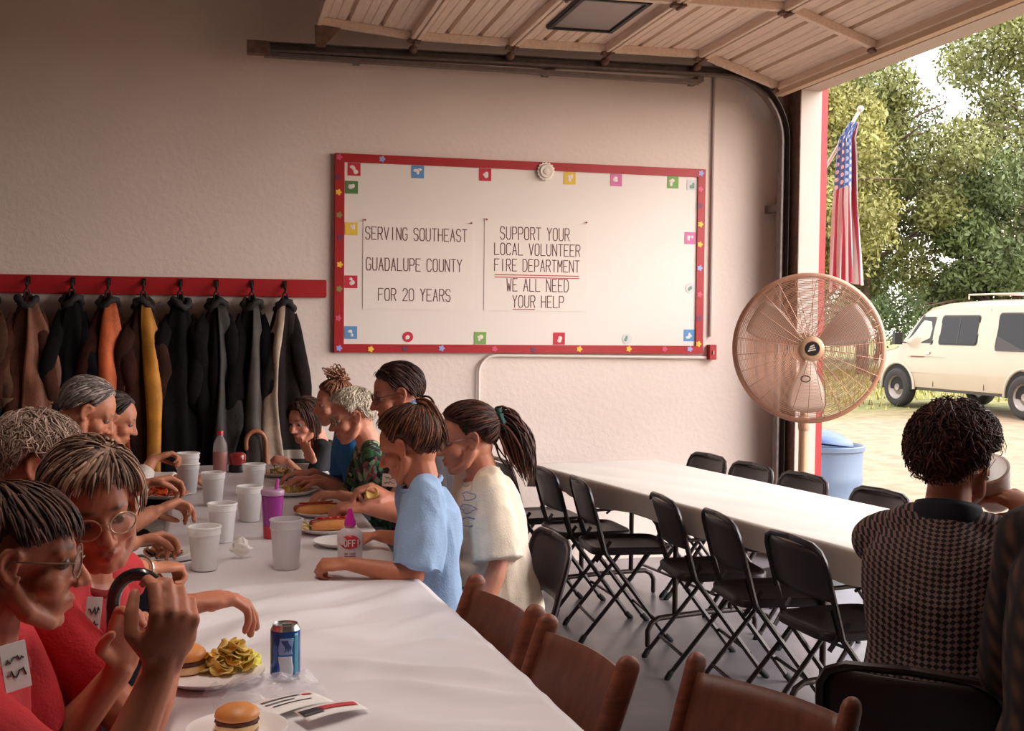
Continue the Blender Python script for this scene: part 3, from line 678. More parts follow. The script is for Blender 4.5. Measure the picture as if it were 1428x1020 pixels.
# ================================================================== OUTSIDE
def ground_mat():
    m = bpy.data.materials.new('dirt_and_grass'); m.use_nodes = True; n = m.node_tree.nodes; L = m.node_tree.links; p = n['Principled BSDF']
    tc = n.new('ShaderNodeTexCoord'); sp = n.new('ShaderNodeSeparateXYZ'); L.new(tc.outputs['Object'], sp.inputs[0])
    n1 = n.new('ShaderNodeTexNoise'); n1.inputs['Scale'].default_value = .35; n1.inputs['Detail'].default_value = 6; L.new(tc.outputs['Object'], n1.inputs['Vector'])
    n2 = n.new('ShaderNodeTexNoise'); n2.inputs['Scale'].default_value = 4; n2.inputs['Detail'].default_value = 8; L.new(tc.outputs['Object'], n2.inputs['Vector'])
    d = n.new('ShaderNodeValToRGB'); d.color_ramp.elements[0].color = (*lin((122, 100, 78)), 1); d.color_ramp.elements[1].color = (*lin((146, 124, 99)), 1)
    d.color_ramp.elements[0].position = .35; d.color_ramp.elements[1].position = .65; L.new(n2.outputs['Fac'], d.inputs[0])
    g = n.new('ShaderNodeValToRGB'); g.color_ramp.elements[0].color = (*lin((84, 86, 46)), 1); g.color_ramp.elements[1].color = (*lin((128, 122, 70)), 1)
    g.color_ramp.elements[0].position = .35; g.color_ramp.elements[1].position = .65; L.new(n2.outputs['Fac'], g.inputs[0])
    # grass begins past a wavering line across the yard
    a = n.new('ShaderNodeMath'); a.operation = 'MULTIPLY'; a.inputs[1].default_value = 5.0; L.new(n1.outputs['Fac'], a.inputs[0])
    b = n.new('ShaderNodeMath'); b.operation = 'ADD'; L.new(sp.outputs['Y'], b.inputs[0]); L.new(a.outputs[0], b.inputs[1])
    r = n.new('ShaderNodeMapRange'); r.inputs[1].default_value = 19.6; r.inputs[2].default_value = 21.2; L.new(b.outputs[0], r.inputs[0])
    mx = n.new('ShaderNodeMix'); mx.data_type = 'RGBA'; L.new(r.outputs[0], mx.inputs[0]); L.new(d.outputs[0], mx.inputs[6]); L.new(g.outputs[0], mx.inputs[7])
    L.new(mx.outputs[2], p.inputs['Base Color']); p.inputs['Roughness'].default_value = .95
    bp = n.new('ShaderNodeBump'); bp.inputs['Strength'].default_value = .5; L.new(n2.outputs['Fac'], bp.inputs['Height']); L.new(bp.outputs[0], p.inputs['Normal'])
    return m
GZ = -.06
def gz(x): return GZ+.0125*(x-3.8)      # the yard rises gently away from the building
gm = MB(); gm.grid(lambda u, v: (XO+.0+u*90, -30+v*120, gz(XO+u*90)), 20, 20)
o = ob('yard_ground', gm, ground_mat(), smooth=0); o['kind'] = 'structure'
o.data.transform(Matrix.Translation(o.location)); o.data.update(); o.location = (0, 0, 0)
# tufts of dry grass along the edge of the yard
rr = random.Random(5); tf = MB()
for k in range(5200):
    x = rr.uniform(8, 24); y = rr.uniform(17.5, 34)
    if y < 18.6+rr.random()*2 or (12.2 < x < 14.9 and y < 21.2): continue
    GZt = gz(x); h = rr.uniform(.05, .16); a = rr.uniform(0, 6.28); w = .02
    for q in range(2):
        dx, dy = cos(a+q*1.9), sin(a+q*1.9); ox, oy = rr.uniform(-.08, .08), rr.uniform(-.08, .08)
        tf.add([(x+ox-dy*w, y+oy+dx*w, GZt), (x+ox+dy*w, y+oy-dx*w, GZt), (x+ox+dx*h*.5, y+oy+dy*h*.5, GZt+h)], [(0, 1, 2)])
tag(ob('grass', tf, mat('dry_grass_blades', (150, 142, 74), .8, var=.3, scale=1.5), smooth=0), 'dry yellow green grass at the edge of the dirt yard', 'grass', kind='stuff')

# ------------------------------------------------------------------ VAN (built facing -x in local space, then turned)
def van(loc, rz):
    t = thing('van', 'cream passenger van with dark windows parked on the dirt yard', 'van', loc); t.rotation_euler = (0, 0, rz); WL[t.name] = Vector((0, 0, 0))
    M_p = mat('cream_van_paint', (158, 144, 126), .32, var=.03, scale=2, coat=.4); M_g = mat('dark_van_glass', (16, 19, 24), .22, spec=.25)
    M_tire = mat('tire_rubber', (38, 35, 34), .85, var=.15); M_rim = mat('grey_wheel_steel', (130, 120, 114), .4, .5); M_str = mat('brown_pinstripe', (112, 66, 52), .5)
    # stations along x: (x, zbottom, zbelt, zroof, halfwidth low, half width at belt, half width roof)
    st = [(-2.46, .42, .80, .86, .70, .74, .66), (-2.40, .36, .92, .98, .86, .86, .74), (-2.15, .34, 1.00, 1.06, .95, .93, .80), (-1.78, .34, 1.07, 1.13, .985, .96, .82),
          (-1.70, .34, 1.09, 1.20, .99, .965, .82), (-1.28, .34, 1.11, 1.74, .995, .975, .76), (-1.05, .34, 1.12, 1.86, 1.0, .98, .76), (-.6, .34, 1.12, 1.93, 1.0, .985, .78), (.3, .34, 1.12, 1.96, 1.0, .985, .79),
          (1.6, .34, 1.12, 1.96, 1.0, .985, .79), (2.3, .36, 1.12, 1.94, .99, .975, .78), (2.44, .40, 1.11, 1.90, .96, .95, .76), (2.50, .46, 1.08, 1.82, .90, .88, .70)]
    V = []; F = []; nr = 0
    for x, zb, zw, zr, wl, wb, wr in st:
        zk = zr-.10 if zr-zw > .3 else zr-.02
        half = [(0, zb), (wl*.9, zb), (wl*.985, zb+.05), (wl, zb+.25), (wl*1.005, (zb+zw)/2+.1), (wb, zw), (wb*.6+wr*.4+.02, zw*.5+zk*.5+.0), (wr+.055, zk), (wr-.03, zr-.025 if zr-zw > .3 else zr), (wr*.6, zr+.01), (0, zr+.02)]
        ring = [(x, -y, z) for y, z in half] + [(x, y, z) for y, z in half[-2:0:-1]]
        nr = len(ring); V += ring
    for i in range(len(st)-1):
        for j in range(nr):
            j2 = (j+1) % nr; F.append((i*nr+j, i*nr+j2, (i+1)*nr+j2, (i+1)*nr+j))
    F += [tuple(range(nr)), tuple((len(st)-1)*nr+j for j in range(nr))[::-1]]
    ob('van_body', MB().add(V, F), M_p, t, smooth=30)
    def sy(x, z, side, o=.006):      # body side surface
        s = np.array(st); zw = np.interp(x, s[:, 0], s[:, 2]); zr = np.interp(x, s[:, 0], s[:, 3]); wb = np.interp(x, s[:, 0], s[:, 5]); wr = np.interp(x, s[:, 0], s[:, 6]); zk = zr-.10
        zm = zw*.5+zk*.5; wm = wb*.6+wr*.4+.02
        if z <= zw: return side*(float(np.interp(x, s[:, 0], s[:, 4]))*1.003+o)
        return side*(float(np.interp(z, [zw, zm, zk], [wb, wm, wr+.055]))+o)
    def panel(nm, poly, m, side, par, off=.006, th=.008):
        n = len(poly); A = [(x, sy(x, z, side, off), z) for x, z in poly]; B = [(x, sy(x, z, side, off-th), z) for x, z in poly]
        return ob(nm, MB().add(A+B, [tuple(range(n)), tuple(range(n, 2*n))[::-1]]+[(i, (i+1) % n, n+(i+1) % n, n+i) for i in range(n)]), m, par, smooth=0)
    def rrect(x0, x1, z0, z1, r=.06):
        P_ = []
        for cx, cz, a0 in ((x1-r, z1-r, 0), (x0+r, z1-r, 90), (x0+r, z0+r, 180), (x1-r, z0+r, 270)):
            for k in range(4): a = radians(a0+30*k); P_.append((cx+r*cos(a), cz+r*sin(a)))
        return P_
    M_gas = mat('black_gasket', (40, 34, 32), .6)
    for side in (-1, 1):
        for x0, x1, zl, zh in ((-.60, .38, 1.17, 1.70), (.80, 2.18, 1.10, 1.74)):
            f = panel('side_window', rrect(x0, x1, zl, zh), M_gas, side, t, .004); panel('pane', rrect(x0+.025, x1-.025, zl+.025, zh-.025, .045), M_g, side, f, .012)
            xm = (x0+x1)/2; panel('divider', [(xm-.012, 1.195), (xm+.012, 1.195), (xm+.012, 1.675), (xm-.012, 1.675)], M_gas, side, f, .015)
        f = panel('front_window', [(-1.58, 1.17), (-.76, 1.17), (-.74, 1.20), (-.74, 1.66), (-.78, 1.70), (-1.18, 1.70)], M_gas, side, t, .004)
        panel('pane', [(-1.53, 1.195), (-.77, 1.195), (-.765, 1.65), (-.80, 1.675), (-1.17, 1.675)], M_g, side, f, .012)
        panel('stripe', [(-2.3, .905), (-1.2, .935), (2.45, .945), (2.45, .967), (-1.2, .957), (-2.3, .927)], M_str, side, t, .008)
        panel('door_seam', [(-.69, .42), (-.682, .42), (-.682, 1.76), (-.69, 1.76)], M_gas, side, t, .004); panel('door_seam', [(-1.60, .6), (-1.592, .6), (-1.592, 1.14), (-1.6, 1.14)], M_gas, side, t, .004)
        panel('door_seam', [(.58, .42), (.588, .42), (.588, 1.80), (.58, 1.80)], M_gas, side, t, .004)
        panel('body_crease', [(-1.3, .66), (2.4, .66), (2.4, .672), (-1.3, .672)], M_p, side, t, .012)
        panel('rocker_shadow_gap', [(-1.1, .34), (1.1, .34), (1.1, .375), (-1.1, .375)], M_gas, side, t, .003)
        ob('door_handle', MB().box((-.83, side*1.0, 1.02), (.12, .03, .035)), mat('chrome_trim', (170, 165, 160), .2, .9), t, smooth=0, bevel=.006)
        ob('mirror', MB().box((-1.52, side*1.13, 1.27), (.09, .17, .22)).tube([(-1.50, side*.95, 1.2), (-1.52, side*1.08, 1.2)], .015, 8), mat('black_plastic', (24, 23, 24), .5), t, smooth=0, bevel=.02)
        for x in (-1.66, 1.52):
            M = Matrix(((1, 0, 0), (0, 0, side), (0, 1, 0)))
            # wheel arch: dark well, raised lip
            poly = [(x+.445*cos(a), .36+.445*sin(a)) for a in [radians(-4+188*k/20) for k in range(21)]]
            n = len(poly); A = [(px, side*1.004, pz) for px, pz in poly]; B = [(px, side*.62, pz) for px, pz in poly]
            ob('wheel_well', MB().add(A+B, [tuple(range(n))[::-1]]+[(i, i+1, n+i+1, n+i) for i in range(n-1)]+[tuple(range(n, 2*n))]), mat('wheel_well_black', (14, 13, 13), .9), t, smooth=0)
            ob('arch_lip', MB().tube([(x+.46*cos(a), side*1.0, .36+.46*sin(a)) for a in [radians(-2+184*k/20) for k in range(21)]], .028, 8), M_p, t)
            w = ob('wheel', MB().lathe([(.22, -.10), (.30, -.115), (.345, -.09), (.362, -.05), (.362, .05), (.345, .09), (.30, .115), (.22, .10)], (x, side*.94, .36), 40, M, closed=True), M_tire, t)
            ob('rim', MB().lathe([(0, .07), (.06, .075), (.07, .05), (.14, .03), (.17, .055), (.20, .065), (.225, .10), (.23, .09), (.23, -.05), (0, -.05)], (x, side*.94, .36), 32, M), M_rim, w)
    ws = [(-1.69, 1.15), (-1.30, 1.72)]
    ob('windshield', MB().add([(-1.735, -.80, 1.20), (-1.735, .80, 1.20), (-1.315, .72, 1.73), (-1.315, -.72, 1.73), (-1.70, -.80, 1.18), (-1.70, .80, 1.18), (-1.28, .72, 1.71), (-1.28, -.72, 1.71)], [(0, 1, 2, 3), (7, 6, 5, 4), (0, 4, 5, 1), (2, 6, 7, 3), (1, 5, 6, 2), (0, 3, 7, 4)]), M_g, t, smooth=0)
    ob('front_bumper', MB().box((-2.50, 0, .47), (.12, 1.9, .16)), mat('black_plastic', (24, 23, 24), .5), t, smooth=0, bevel=.03)
    ob('rear_bumper', MB().box((2.54, 0, .5), (.12, 1.8, .15)), mat('chrome_trim', (170, 165, 160), .2, .9), t, smooth=0, bevel=.03)
    for s in (-1, 1): ob('headlight', MB().box((-2.47, s*.62, .74), (.04, .24, .16)), mat('lamp_lens', (230, 225, 215), .15), t, smooth=0, bevel=.01)
    ob('grille', MB().box((-2.475, 0, .74), (.03, .9, .18)), mat('black_plastic', (24, 23, 24), .5), t, smooth=0, bevel=.01)
    for s in (-1, 1): ob('roof_rail', MB().tube([(-.2, s*.66, 1.98), (-.2, s*.66, 2.06), (2.2, s*.66, 2.06), (2.2, s*.66, 1.97)], .016, 8), M_p, t)
    for x in (.3, 1.2, 2.1): ob('roof_bar', MB().cap((x, -.66, 2.06), (x, .66, 2.06), .014, n=8), M_p, t)
VANLOC, VANROT = (13.5, 18.1, gz(13.5)), radians(-84)
van(VANLOC, VANROT)

# ------------------------------------------------------------------ TREES
M_bark = mat('grey_brown_bark', (96, 78, 64), .9, var=.3, scale=5, bump=.6, bscale=12)
def leafmat(nm, c): return mat(nm, c, .55, var=.35, scale=.9, spec=.3)
def tree(x, y, h, cr, label, lm, seed, nleaf=9000, trunk=.16, base=.22, lean=0., flat=1.0, leaf=.09, cz=None, group='trees beyond the yard'):
    rr = random.Random(seed); GZ = gz(x); t = thing('tree', label, 'tree', (x, y, GZ), group)
    tr = MB(); top = Vector((x+lean, y, h*.62)); tips = []
    pts = [Vector((x, y, GZ)).lerp(top, k/6)+Vector((rr.uniform(-.1, .1), rr.uniform(-.1, .1), 0))*(k > 0) for k in range(7)]
    tr.tube(pts, [trunk*(1.25-.9*k/6) for k in range(7)], 8)
    for k in range(15):
        q = pts[rr.randint(2, 6)]; a = rr.uniform(0, 2*pi); L = cr*rr.uniform(.55, 1.0)
        e = q+Vector((cos(a)*L, sin(a)*L, rr.uniform(.0, .6)*L)); m = q.lerp(e, .5)+Vector((0, 0, .12*L))
        tr.tube([q, m, e], [trunk*.42, trunk*.25, trunk*.08], 6); tips += [e, m]
    ob('trunk', tr, M_bark, t)
    # crown: leaf clusters on several lobes, open gaps between them
    lobes = []; C0 = Vector((x+lean*.8, y, cz if cz else h*(base+1)/2)); hz = h*(1-base)/2
    for k in range(26):
        while True:
            d = Vector((rr.uniform(-1, 1), rr.uniform(-1, 1), rr.uniform(-1, 1)))
            if d.length < 1: break
        lobes.append((C0+Vector((d.x*cr*.85, d.y*cr*.85*flat, d.z*hz*.88)), rr.uniform(.28, .5)*cr*.62))
    V = []; F = []; n = 0
    for k in range(int(nleaf*1.8)):
        c, r = lobes[rr.randrange(len(lobes))]
        d = Vector((rr.gauss(0, 1), rr.gauss(0, 1), rr.gauss(0, 1))).normalized(); p = c+d*r*(rr.random()**.33)*(1+.5*nz((d.x*2+c.x, d.y*2+c.y, d.z*2)))
        if p.z < .35: continue
        s = leaf*rr.uniform(.6, 1.3); u = Vector((rr.gauss(0, 1), rr.gauss(0, 1), rr.gauss(0, .6))).normalized(); w = u.orthogonal().normalized(); w = Matrix.Rotation(rr.uniform(0, 6.28), 3, u) @ w; v = u.cross(w)
        V += [p-w*s, p-v*s*.42, p+w*s, p+v*s*.42]; F.append((n, n+1, n+2, n+3)); n += 4
    ob('foliage', MB().add(V, F), lm, t, smooth=0)
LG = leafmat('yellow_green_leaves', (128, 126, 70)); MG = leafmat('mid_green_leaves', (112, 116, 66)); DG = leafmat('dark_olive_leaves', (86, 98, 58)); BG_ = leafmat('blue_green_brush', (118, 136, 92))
tree(14.2, 27.0, 8.6, 3.1, 'yellow green tree just right of the flag, its crown sunlit', LG, 1, 26000, lean=-.8, base=.24, leaf=.075)
tree(18.6, 31.5, 10.5, 3.6, 'tall mid green tree behind the van with gaps of sky in its crown', MG, 2, 20000, base=.2, leaf=.085)
tree(17.0, 34.0, 9.0, 3.0, 'dark olive tree deep between the yellow green tree and the tall tree', DG, 3, 12000, base=.16)
tree(24.0, 31.5, 12.0, 4.2, 'large dark green tree at the right edge behind the van roof', MG, 4, 16000, base=.18)
tree(21.5, 29.0, 6.2, 2.8, 'low dark olive tree directly behind the van roof', DG, 5, 12000, base=.14)
tree(21.5, 40.0, 15.0, 5.0, 'very tall olive tree far back, filling the middle of the treetops', DG, 12, 14000, base=.2)
tree(28.0, 36.0, 12.5, 4.6, 'dark olive tree at the far right of the yard behind the others', DG, 6, 12000, base=.12)
tree(15.9, 30.0, 5.2, 1.9, 'small thin-trunked dark tree left of the van windshield', DG, 7, 6000, trunk=.10, base=.36)
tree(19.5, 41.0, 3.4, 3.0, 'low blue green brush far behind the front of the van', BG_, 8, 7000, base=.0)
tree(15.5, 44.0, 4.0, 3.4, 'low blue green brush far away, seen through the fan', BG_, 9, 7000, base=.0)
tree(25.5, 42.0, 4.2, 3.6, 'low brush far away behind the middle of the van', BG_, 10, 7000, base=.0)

# ------------------------------------------------------------------ BARREL by the door
bx_, by_ = 4.28, 7.75
bt = thing('barrel', 'pale blue plastic barrel with a tilted lid outside the bay door', 'barrel', (bx_, by_, GZ))
M_bb = mat('pale_blue_plastic', (98, 116, 140), .38, var=.05, scale=4)
ob('drum', MB().lathe([(0, GZ), (.245, GZ), (.262, GZ+.03), (.268, .2), (.272, .24), (.266, .28), (.272, .42), (.277, .45), (.272, .48), (.275, .645), (.290, .655), (.292, .685), (.278, .69), (.266, .66), (.258, .3), (.25, .05), (0, .05)], (bx_, by_, 0), 48), M_bb, bt)
ML = rm('Y', radians(7)) @ rm('X', radians(-4))
ob('lid', MB().lathe([(.0, .10), (.09, .105), (.16, .085), (.2, .06), (.235, .045), (.25, .02), (.25, 0), (.235, 0), (.21, .02), (0, .07)], (bx_-.065, by_-.02, .695), 48, ML), mat('blue_lid_plastic', (76, 98, 142), .4, var=.06), bt)

# ------------------------------------------------------------------ FLAG on an angled pole fixed to the outer wall
fp = thing('flag', 'american flag hanging limp from a white angled pole outside the door jamb', 'flag', (3.95, 7.2, 1.8))
b0 = (3.872,7.160,2.468); b1 = (3.923,7.120,2.956)
M_pole = mat('white_pole_paint', (236, 228, 218), .4)
tipv = Vector((4.115, 7.06, 2.985)); footv = Vector((3.83, 7.3, 2.35)); 
ob('pole', MB().tube([footv, tipv], .011, 10, rnd=True), M_pole, fp); ob('finial', MB().ell(tipv, .022, None, 12, 8), M_pole, fp)
ob('pole_bracket', MB().box((3.825, 7.3, 2.34), (.05, .07, .10)), M_steel, fp, smooth=0, bevel=.006)
NU, NV = 26, 70; fl = MB(); uvs = []
A0 = tipv-(tipv-footv)*.12; 
def flagpt(u, v):      # v down the hanging fly, u across the folded hoist
    a = A0.lerp(A0-(tipv-footv)*.20, u); wid = interp(v, [0, .12, .45, .8, 1], [.06, .11, .15, .21, .235])
    c = Vector((interp(v, [0, .1, .5, 1], [4.085, 4.035, 4.025, 4.035]), 7.085, 0)); z = interp(v, [0, 1], [2.90, 1.815])+.05*(u-.5)*v-.02*cos(u*6)*v
    fold = .030*sin(u*17+v*1.5)*min(1, v*4+.15)+.015*sin(u*31+v*4)
    return (c.x+(u-.5)*wid, c.y+fold-.03*v, z)
fl.grid(flagpt, NU, NV)
fo = ob('flag_cloth', fl, mat('flag_cloth', (200, 190, 185), .8), fp, smooth=180)
uvl = fo.data.uv_layers.new(name='UVMap')
W_ = NU+1
for lp in fo.data.loops:
    i = lp.vertex_index; uvl.data[lp.index].uv = ((i % W_)/NU, (i//W_)/NV)
def flag_nodes(m):
    n = m.node_tree.nodes; L = m.node_tree.links; p = n['Principled BSDF']
    uv = n.new('ShaderNodeUVMap'); sp = n.new('ShaderNodeSeparateXYZ'); L.new(uv.outputs[0], sp.inputs[0])
    def M_(op, a, b=None, c=None):
        q = n.new('ShaderNodeMath'); q.operation = op
        for i, v in enumerate((a, b, c)):
            if v is None: continue
            if isinstance(v, (int, float)): q.inputs[i].default_value = v
            else: L.new(v, q.inputs[i])
        return q.outputs[0]
    U, V_ = sp.outputs['X'], sp.outputs['Y']
    stripe = M_('GREATER_THAN', M_('FRACT', M_('MULTIPLY', U, 6.5)), .5)
    canton = M_('MULTIPLY', M_('LESS_THAN', V_, .40), M_('LESS_THAN', U, .80))
    fx = M_('SUBTRACT', M_('FRACT', M_('MULTIPLY', U, 7.0)), .5); row = M_('MULTIPLY', V_, 22.0)
    fy = M_('SUBTRACT', M_('FRACT', M_('ADD', row, M_('MULTIPLY', M_('FLOOR', M_('MULTIPLY', U, 7.0)), .5))), .5)
    star = M_('LESS_THAN', M_('ADD', M_('MULTIPLY', fx, fx), M_('MULTIPLY', fy, fy)), .085)
    m1 = n.new('ShaderNodeMix'); m1.data_type = 'RGBA'; L.new(stripe, m1.inputs[0]); m1.inputs[6].default_value = (*lin((206, 194, 188)), 1); m1.inputs[7].default_value = (*lin((176, 62, 80)), 1)
    m2 = n.new('ShaderNodeMix'); m2.data_type = 'RGBA'; L.new(star, m2.inputs[0]); m2.inputs[6].default_value = (*lin((88, 116, 168)), 1); m2.inputs[7].default_value = (*lin((235, 225, 220)), 1)
    m3 = n.new('ShaderNodeMix'); m3.data_type = 'RGBA'; L.new(canton, m3.inputs[0]); L.new(m1.outputs[2], m3.inputs[6]); L.new(m2.outputs[2], m3.inputs[7])
    L.new(m3.outputs[2], p.inputs['Base Color'])
flag_nodes(fo.data.materials[0])

# ------------------------------------------------------------------ PEDESTAL FAN
hub = Vector((3.377,6.320,1.417)); fd = (Vector((0.35, 0, 1.55))-hub); fd.z = 0; fd.normalize()
fd = (Matrix.Rotation(radians(4), 3, 'Z') @ fd); fr_ = fd.cross(Vector((0, 0, 1))).normalized(); FM = Matrix((fr_, Vector((0, 0, 1)), fd)).transposed()
if FM.determinant() < 0: FM = Matrix((-fr_, Vector((0, 0, 1)), fd)).transposed()
fan = thing('pedestal_fan', 'large pedestal fan with a round wire cage standing by the open bay door', 'fan', (hub.x, hub.y, 0))
M_wire = mat('tan_wire', (176, 130, 106), .4, .4); M_fpole = mat('tan_fan_enamel', (180, 142, 112), .4, .2, var=.08, scale=5)
RF = .428
def fpt(r, a, h): return hub+FM @ Vector((r*cos(a), r*sin(a), h))
def prof_f(r): return .115*(1-(r/RF)**2.6)**.5 if r < RF else 0
def cage(name, sgn, nring, nspoke, off):
    mb = MB(); N = 72
    for k in range(nring):
        r = .075+(RF-.078)*k/(nring-1); h = sgn*(prof_f(r)+.02)
        mb.tube([fpt(r, 2*pi*j/N, h) for j in range(N)], .0017, 4, closed=True)
    o = ob(name, mb, M_wire, fan); sp = MB()
    for k in range(nspoke):
        a = 2*pi*k/nspoke+off; sp.tube([fpt(r, a, sgn*(prof_f(r)+.022)) for r in (.06, .14, .22, .29, .35, .40, .42, RF)], .0019, 4)
    ob('spokes', sp, M_wire, o)
cage('front_guard', 1, 44, 26, .1); cage('rear_guard', -1, 36, 20, .2)
ob('cage_rim', MB().tube([fpt(RF+.002, 2*pi*j/72, .0) for j in range(72)], .0075, 8, closed=True, flat=(1, 2.2)), M_wire, fan)
bl = MB()
for k in range(3):
    a0 = 2*pi*k/3+.5
    def bp_(u, v):
        r = .06+.32*v; a = a0+(u-.5)*(.55+.25*sin(v*pi)); return tuple(fpt(r, a, (u-.5)*-.09*(1-.4*v)))
    b = MB().grid(bp_, 10, 10); ob('blade', b, mat('dull_aluminium', (176, 158, 146), .4, .5), fan, smooth=180, solid=.003)
FML = FM
hb = ob('hub_badge_ring', MB().lathe([(0, 0), (.070, 0), (.072, .01), (.06, .022), (.044, .024), (.042, .018), (0, .018)], tuple(hub+fd*.132), 32, FM), M_fpole, fan)
ob('badge', MB().lathe([(0, 0), (.040, 0), (.038, .006), (0, .007)], tuple(hub+fd*.151), 24, FM), mat('black_badge', (30, 26, 25), .35), hb)
lg = MB()
for a in (-.6, .2, 1.0): lg.bar(hub+fd*.1585+FM @ Vector((-.018+.008*a, .016*a-.004, 0)), hub+fd*.1585+FM @ Vector((.018-.006*a, .016*a+.006, 0)), .007, .0012, fd)
ob('badge_mark', lg, mat('badge_silver', (200, 190, 180), .4), hb, smooth=0)
ob('motor', MB().lathe([(0, -.30), (.06, -.30), (.085, -.27), (.09, -.16), (.075, -.13), (0, -.13)], tuple(hub), 28, FM), M_fpole, fan)
pz = hub-fd*.20
ob('yoke', MB().cap((pz.x, pz.y, hub.z-.02), (pz.x, pz.y, hub.z-.16), .03, n=12), M_fpole, fan)
ob('pole', MB().tube([(pz.x, pz.y, .03), (pz.x, pz.y, .95)], .028, 16).tube([(pz.x, pz.y, .95), (pz.x, pz.y, hub.z-.1)], .021, 16).cap((pz.x, pz.y, .93), (pz.x, pz.y, .98), .034, n=14), M_fpole, fan)
ob('base', MB().lathe([(0, 0), (.27, 0), (.28, .012), (.26, .03), (.06, .06), (.04, .10), (0, .10)], (pz.x, pz.y, 0), 40), mat('black_iron', (26, 24, 24), .5), fan)
cp = [hub+FM @ Vector(v) for v in ((.02, -.10, -.16), (.12, -.20, -.2), (.13, -.34, -.2), (.10, -.42, -.2), (.03, -.44, -.2), (.0, -.36, -.2), (.0, -.5, -.22), (.02, -.9, -.22))]
ob('cord', MB().tube(cp, .004, 6), mat('grey_cord', (110, 96, 90), .6), fan)
ob('guard_badge', MB().tube([hub+FM @ Vector((-.03+.026*cos(a), -.175+.018*sin(a), .135)) for a in [2*pi*k/20 for k in range(20)]], .003, 6, closed=True), mat('black_badge', (30, 26, 25), .35), fan)

# ================================================================== PEOPLE
def organic(name, mb, vox, m, parent, it=4, colorfn=None, deform=None, fac=.5):
    """one continuous skin grown over overlapping closed forms"""
    me = bpy.data.meshes.new('tmp'); me.from_pydata(mb.V, [], mb.F)
    bm = bmesh.new(); bm.from_mesh(me); bmesh.ops.recalc_face_normals(bm, faces=bm.faces); bm.to_mesh(me); bm.free()
    o = bpy.data.objects.new('tmp', me); COL.objects.link(o)
    r = o.modifiers.new('r', 'REMESH'); r.mode = 'VOXEL'; r.voxel_size = vox
    s = o.modifiers.new('s', 'SMOOTH'); s.factor = fac; s.iterations = it
    dg = bpy.context.evaluated_depsgraph_get(); ev = o.evaluated_get(dg); m2 = bpy.data.meshes.new_from_object(ev)
    bpy.data.objects.remove(o); bpy.data.meshes.remove(me)
    n = len(m2.vertices); co = np.empty(n*3, np.float32); m2.vertices.foreach_get('co', co); co = co.reshape(-1, 3).astype(float)
    if deform is not None:
        no = np.empty(n*3, np.float32); m2.vertices.foreach_get('normal', no); co = deform(co, no.reshape(-1, 3))
    if colorfn is not None:
        c = colorfn(co); a = m2.color_attributes.new('Col', 'FLOAT_COLOR', 'POINT')
        a.data.foreach_set('color', np.hstack([c, np.ones((n, 1))]).astype(np.float32).ravel())
    L = np.array(WL.get(parent.name, Vector((0, 0, 0)))); m2.vertices.foreach_set('co', (co-L).astype(np.float32).ravel()); m2.update()
    m2.shade_smooth(); m2.materials.append(m); m2.name = name
    ob_ = bpy.data.objects.new(name, m2); link(ob_, parent)
    return ob_
def unit(v): v = Vector(v); return v.normalized() if v.length > 1e-9 else v
def dirz(deg): return Vector((cos(radians(deg)), sin(radians(deg)), 0))
def wrinkle(amp, sc, seed, amp2=0.):
    def f(co, no):
        d = np.array([amp*(noise.noise(Vector((p[0]*sc+seed, p[1]*sc, p[2]*sc*.55))) - .6*abs(noise.noise(Vector((p[0]*sc*1.7, p[1]*sc*1.7+seed, p[2]*sc*.9))))) for p in co])
        return co+no*d[:, None]
    return f
def ik(s, w, l1, l2, pole):
    d = w-s; L = d.length; k = max(1.0, L/(l1+l2)*1.002); l1 *= k; l2 *= k
    a = (l1*l1-l2*l2+L*L)/(2*L); h = sqrt(max(0, l1*l1-a*a)); dn = d.normalized()
    p = Vector(pole); p = p-dn*p.dot(dn); p.normalize(); return s+dn*a+p*h
def hand_mesh(mb, w, d, n, side, curl=(.4, .45, .5, .55), thumb=.5, s=1., spread=1.):
    d = unit(d); n = unit(Vector(n)-d*Vector(n).dot(d)); lat = n.cross(d)*(-1 if side == 'R' else 1)
    K = [w+(d*a+lat*b)*s for a, b in ((.088, .030), (.092, .010), (.088, -.010), (.080, -.028))]
    mb.ell(w+d*.048*s, (.042*s, .050*s, .0165*s), Matrix((lat, d, n)).transposed(), 16, 12)
    for k, q in enumerate(K):
        mb.cap(w+(lat*(.016-.011*k))*s, q, .0145*s, .0115*s, 10)
    PH = ((.043, .027, .022), (.047, .030, .023), (.043, .028, .022), (.034, .021, .019))
    for k, q in enumerate(K):
        ang = 0; p = q; fan_ = (.13-.09*k)*spread; dd = unit(d+lat*fan_); ax = dd.cross(n); r = (.0098, .0100, .0096, .0085)[k]*s; pts = [q-dd*.008*s]; pts.append(q)
        for L, f in zip(PH[k], (62, 78, 48)):
            ang += radians(f)*curl[k]; v = Matrix.Rotation(ang, 3, ax) @ dd; p = p+v*L*s; pts.append(p)
        mb.tube(pts, [r*1.05, r*1.08, r, r*.9, r*.78], 10, rnd=True)
    b = w+(d*.022+lat*.024)*s; t1 = unit(d*.62+lat*.75+n*(.25+.3*thumb)); p1 = b+t1*.040*s; t2 = unit(d*.85+lat*(.45-.7*thumb)+n*(.2+.7*thumb)); p2 = p1+t2*.033*s; t3 = unit(t2+n*.3*thumb-lat*.4*thumb); p3 = p2+t3*.027*s
    mb.tube([w+d*.012*s+lat*.012*s, b, p1, p2, p3], [.015*s, .0155*s, .0125*s, .0110*s, .0085*s], 10, rnd=True)
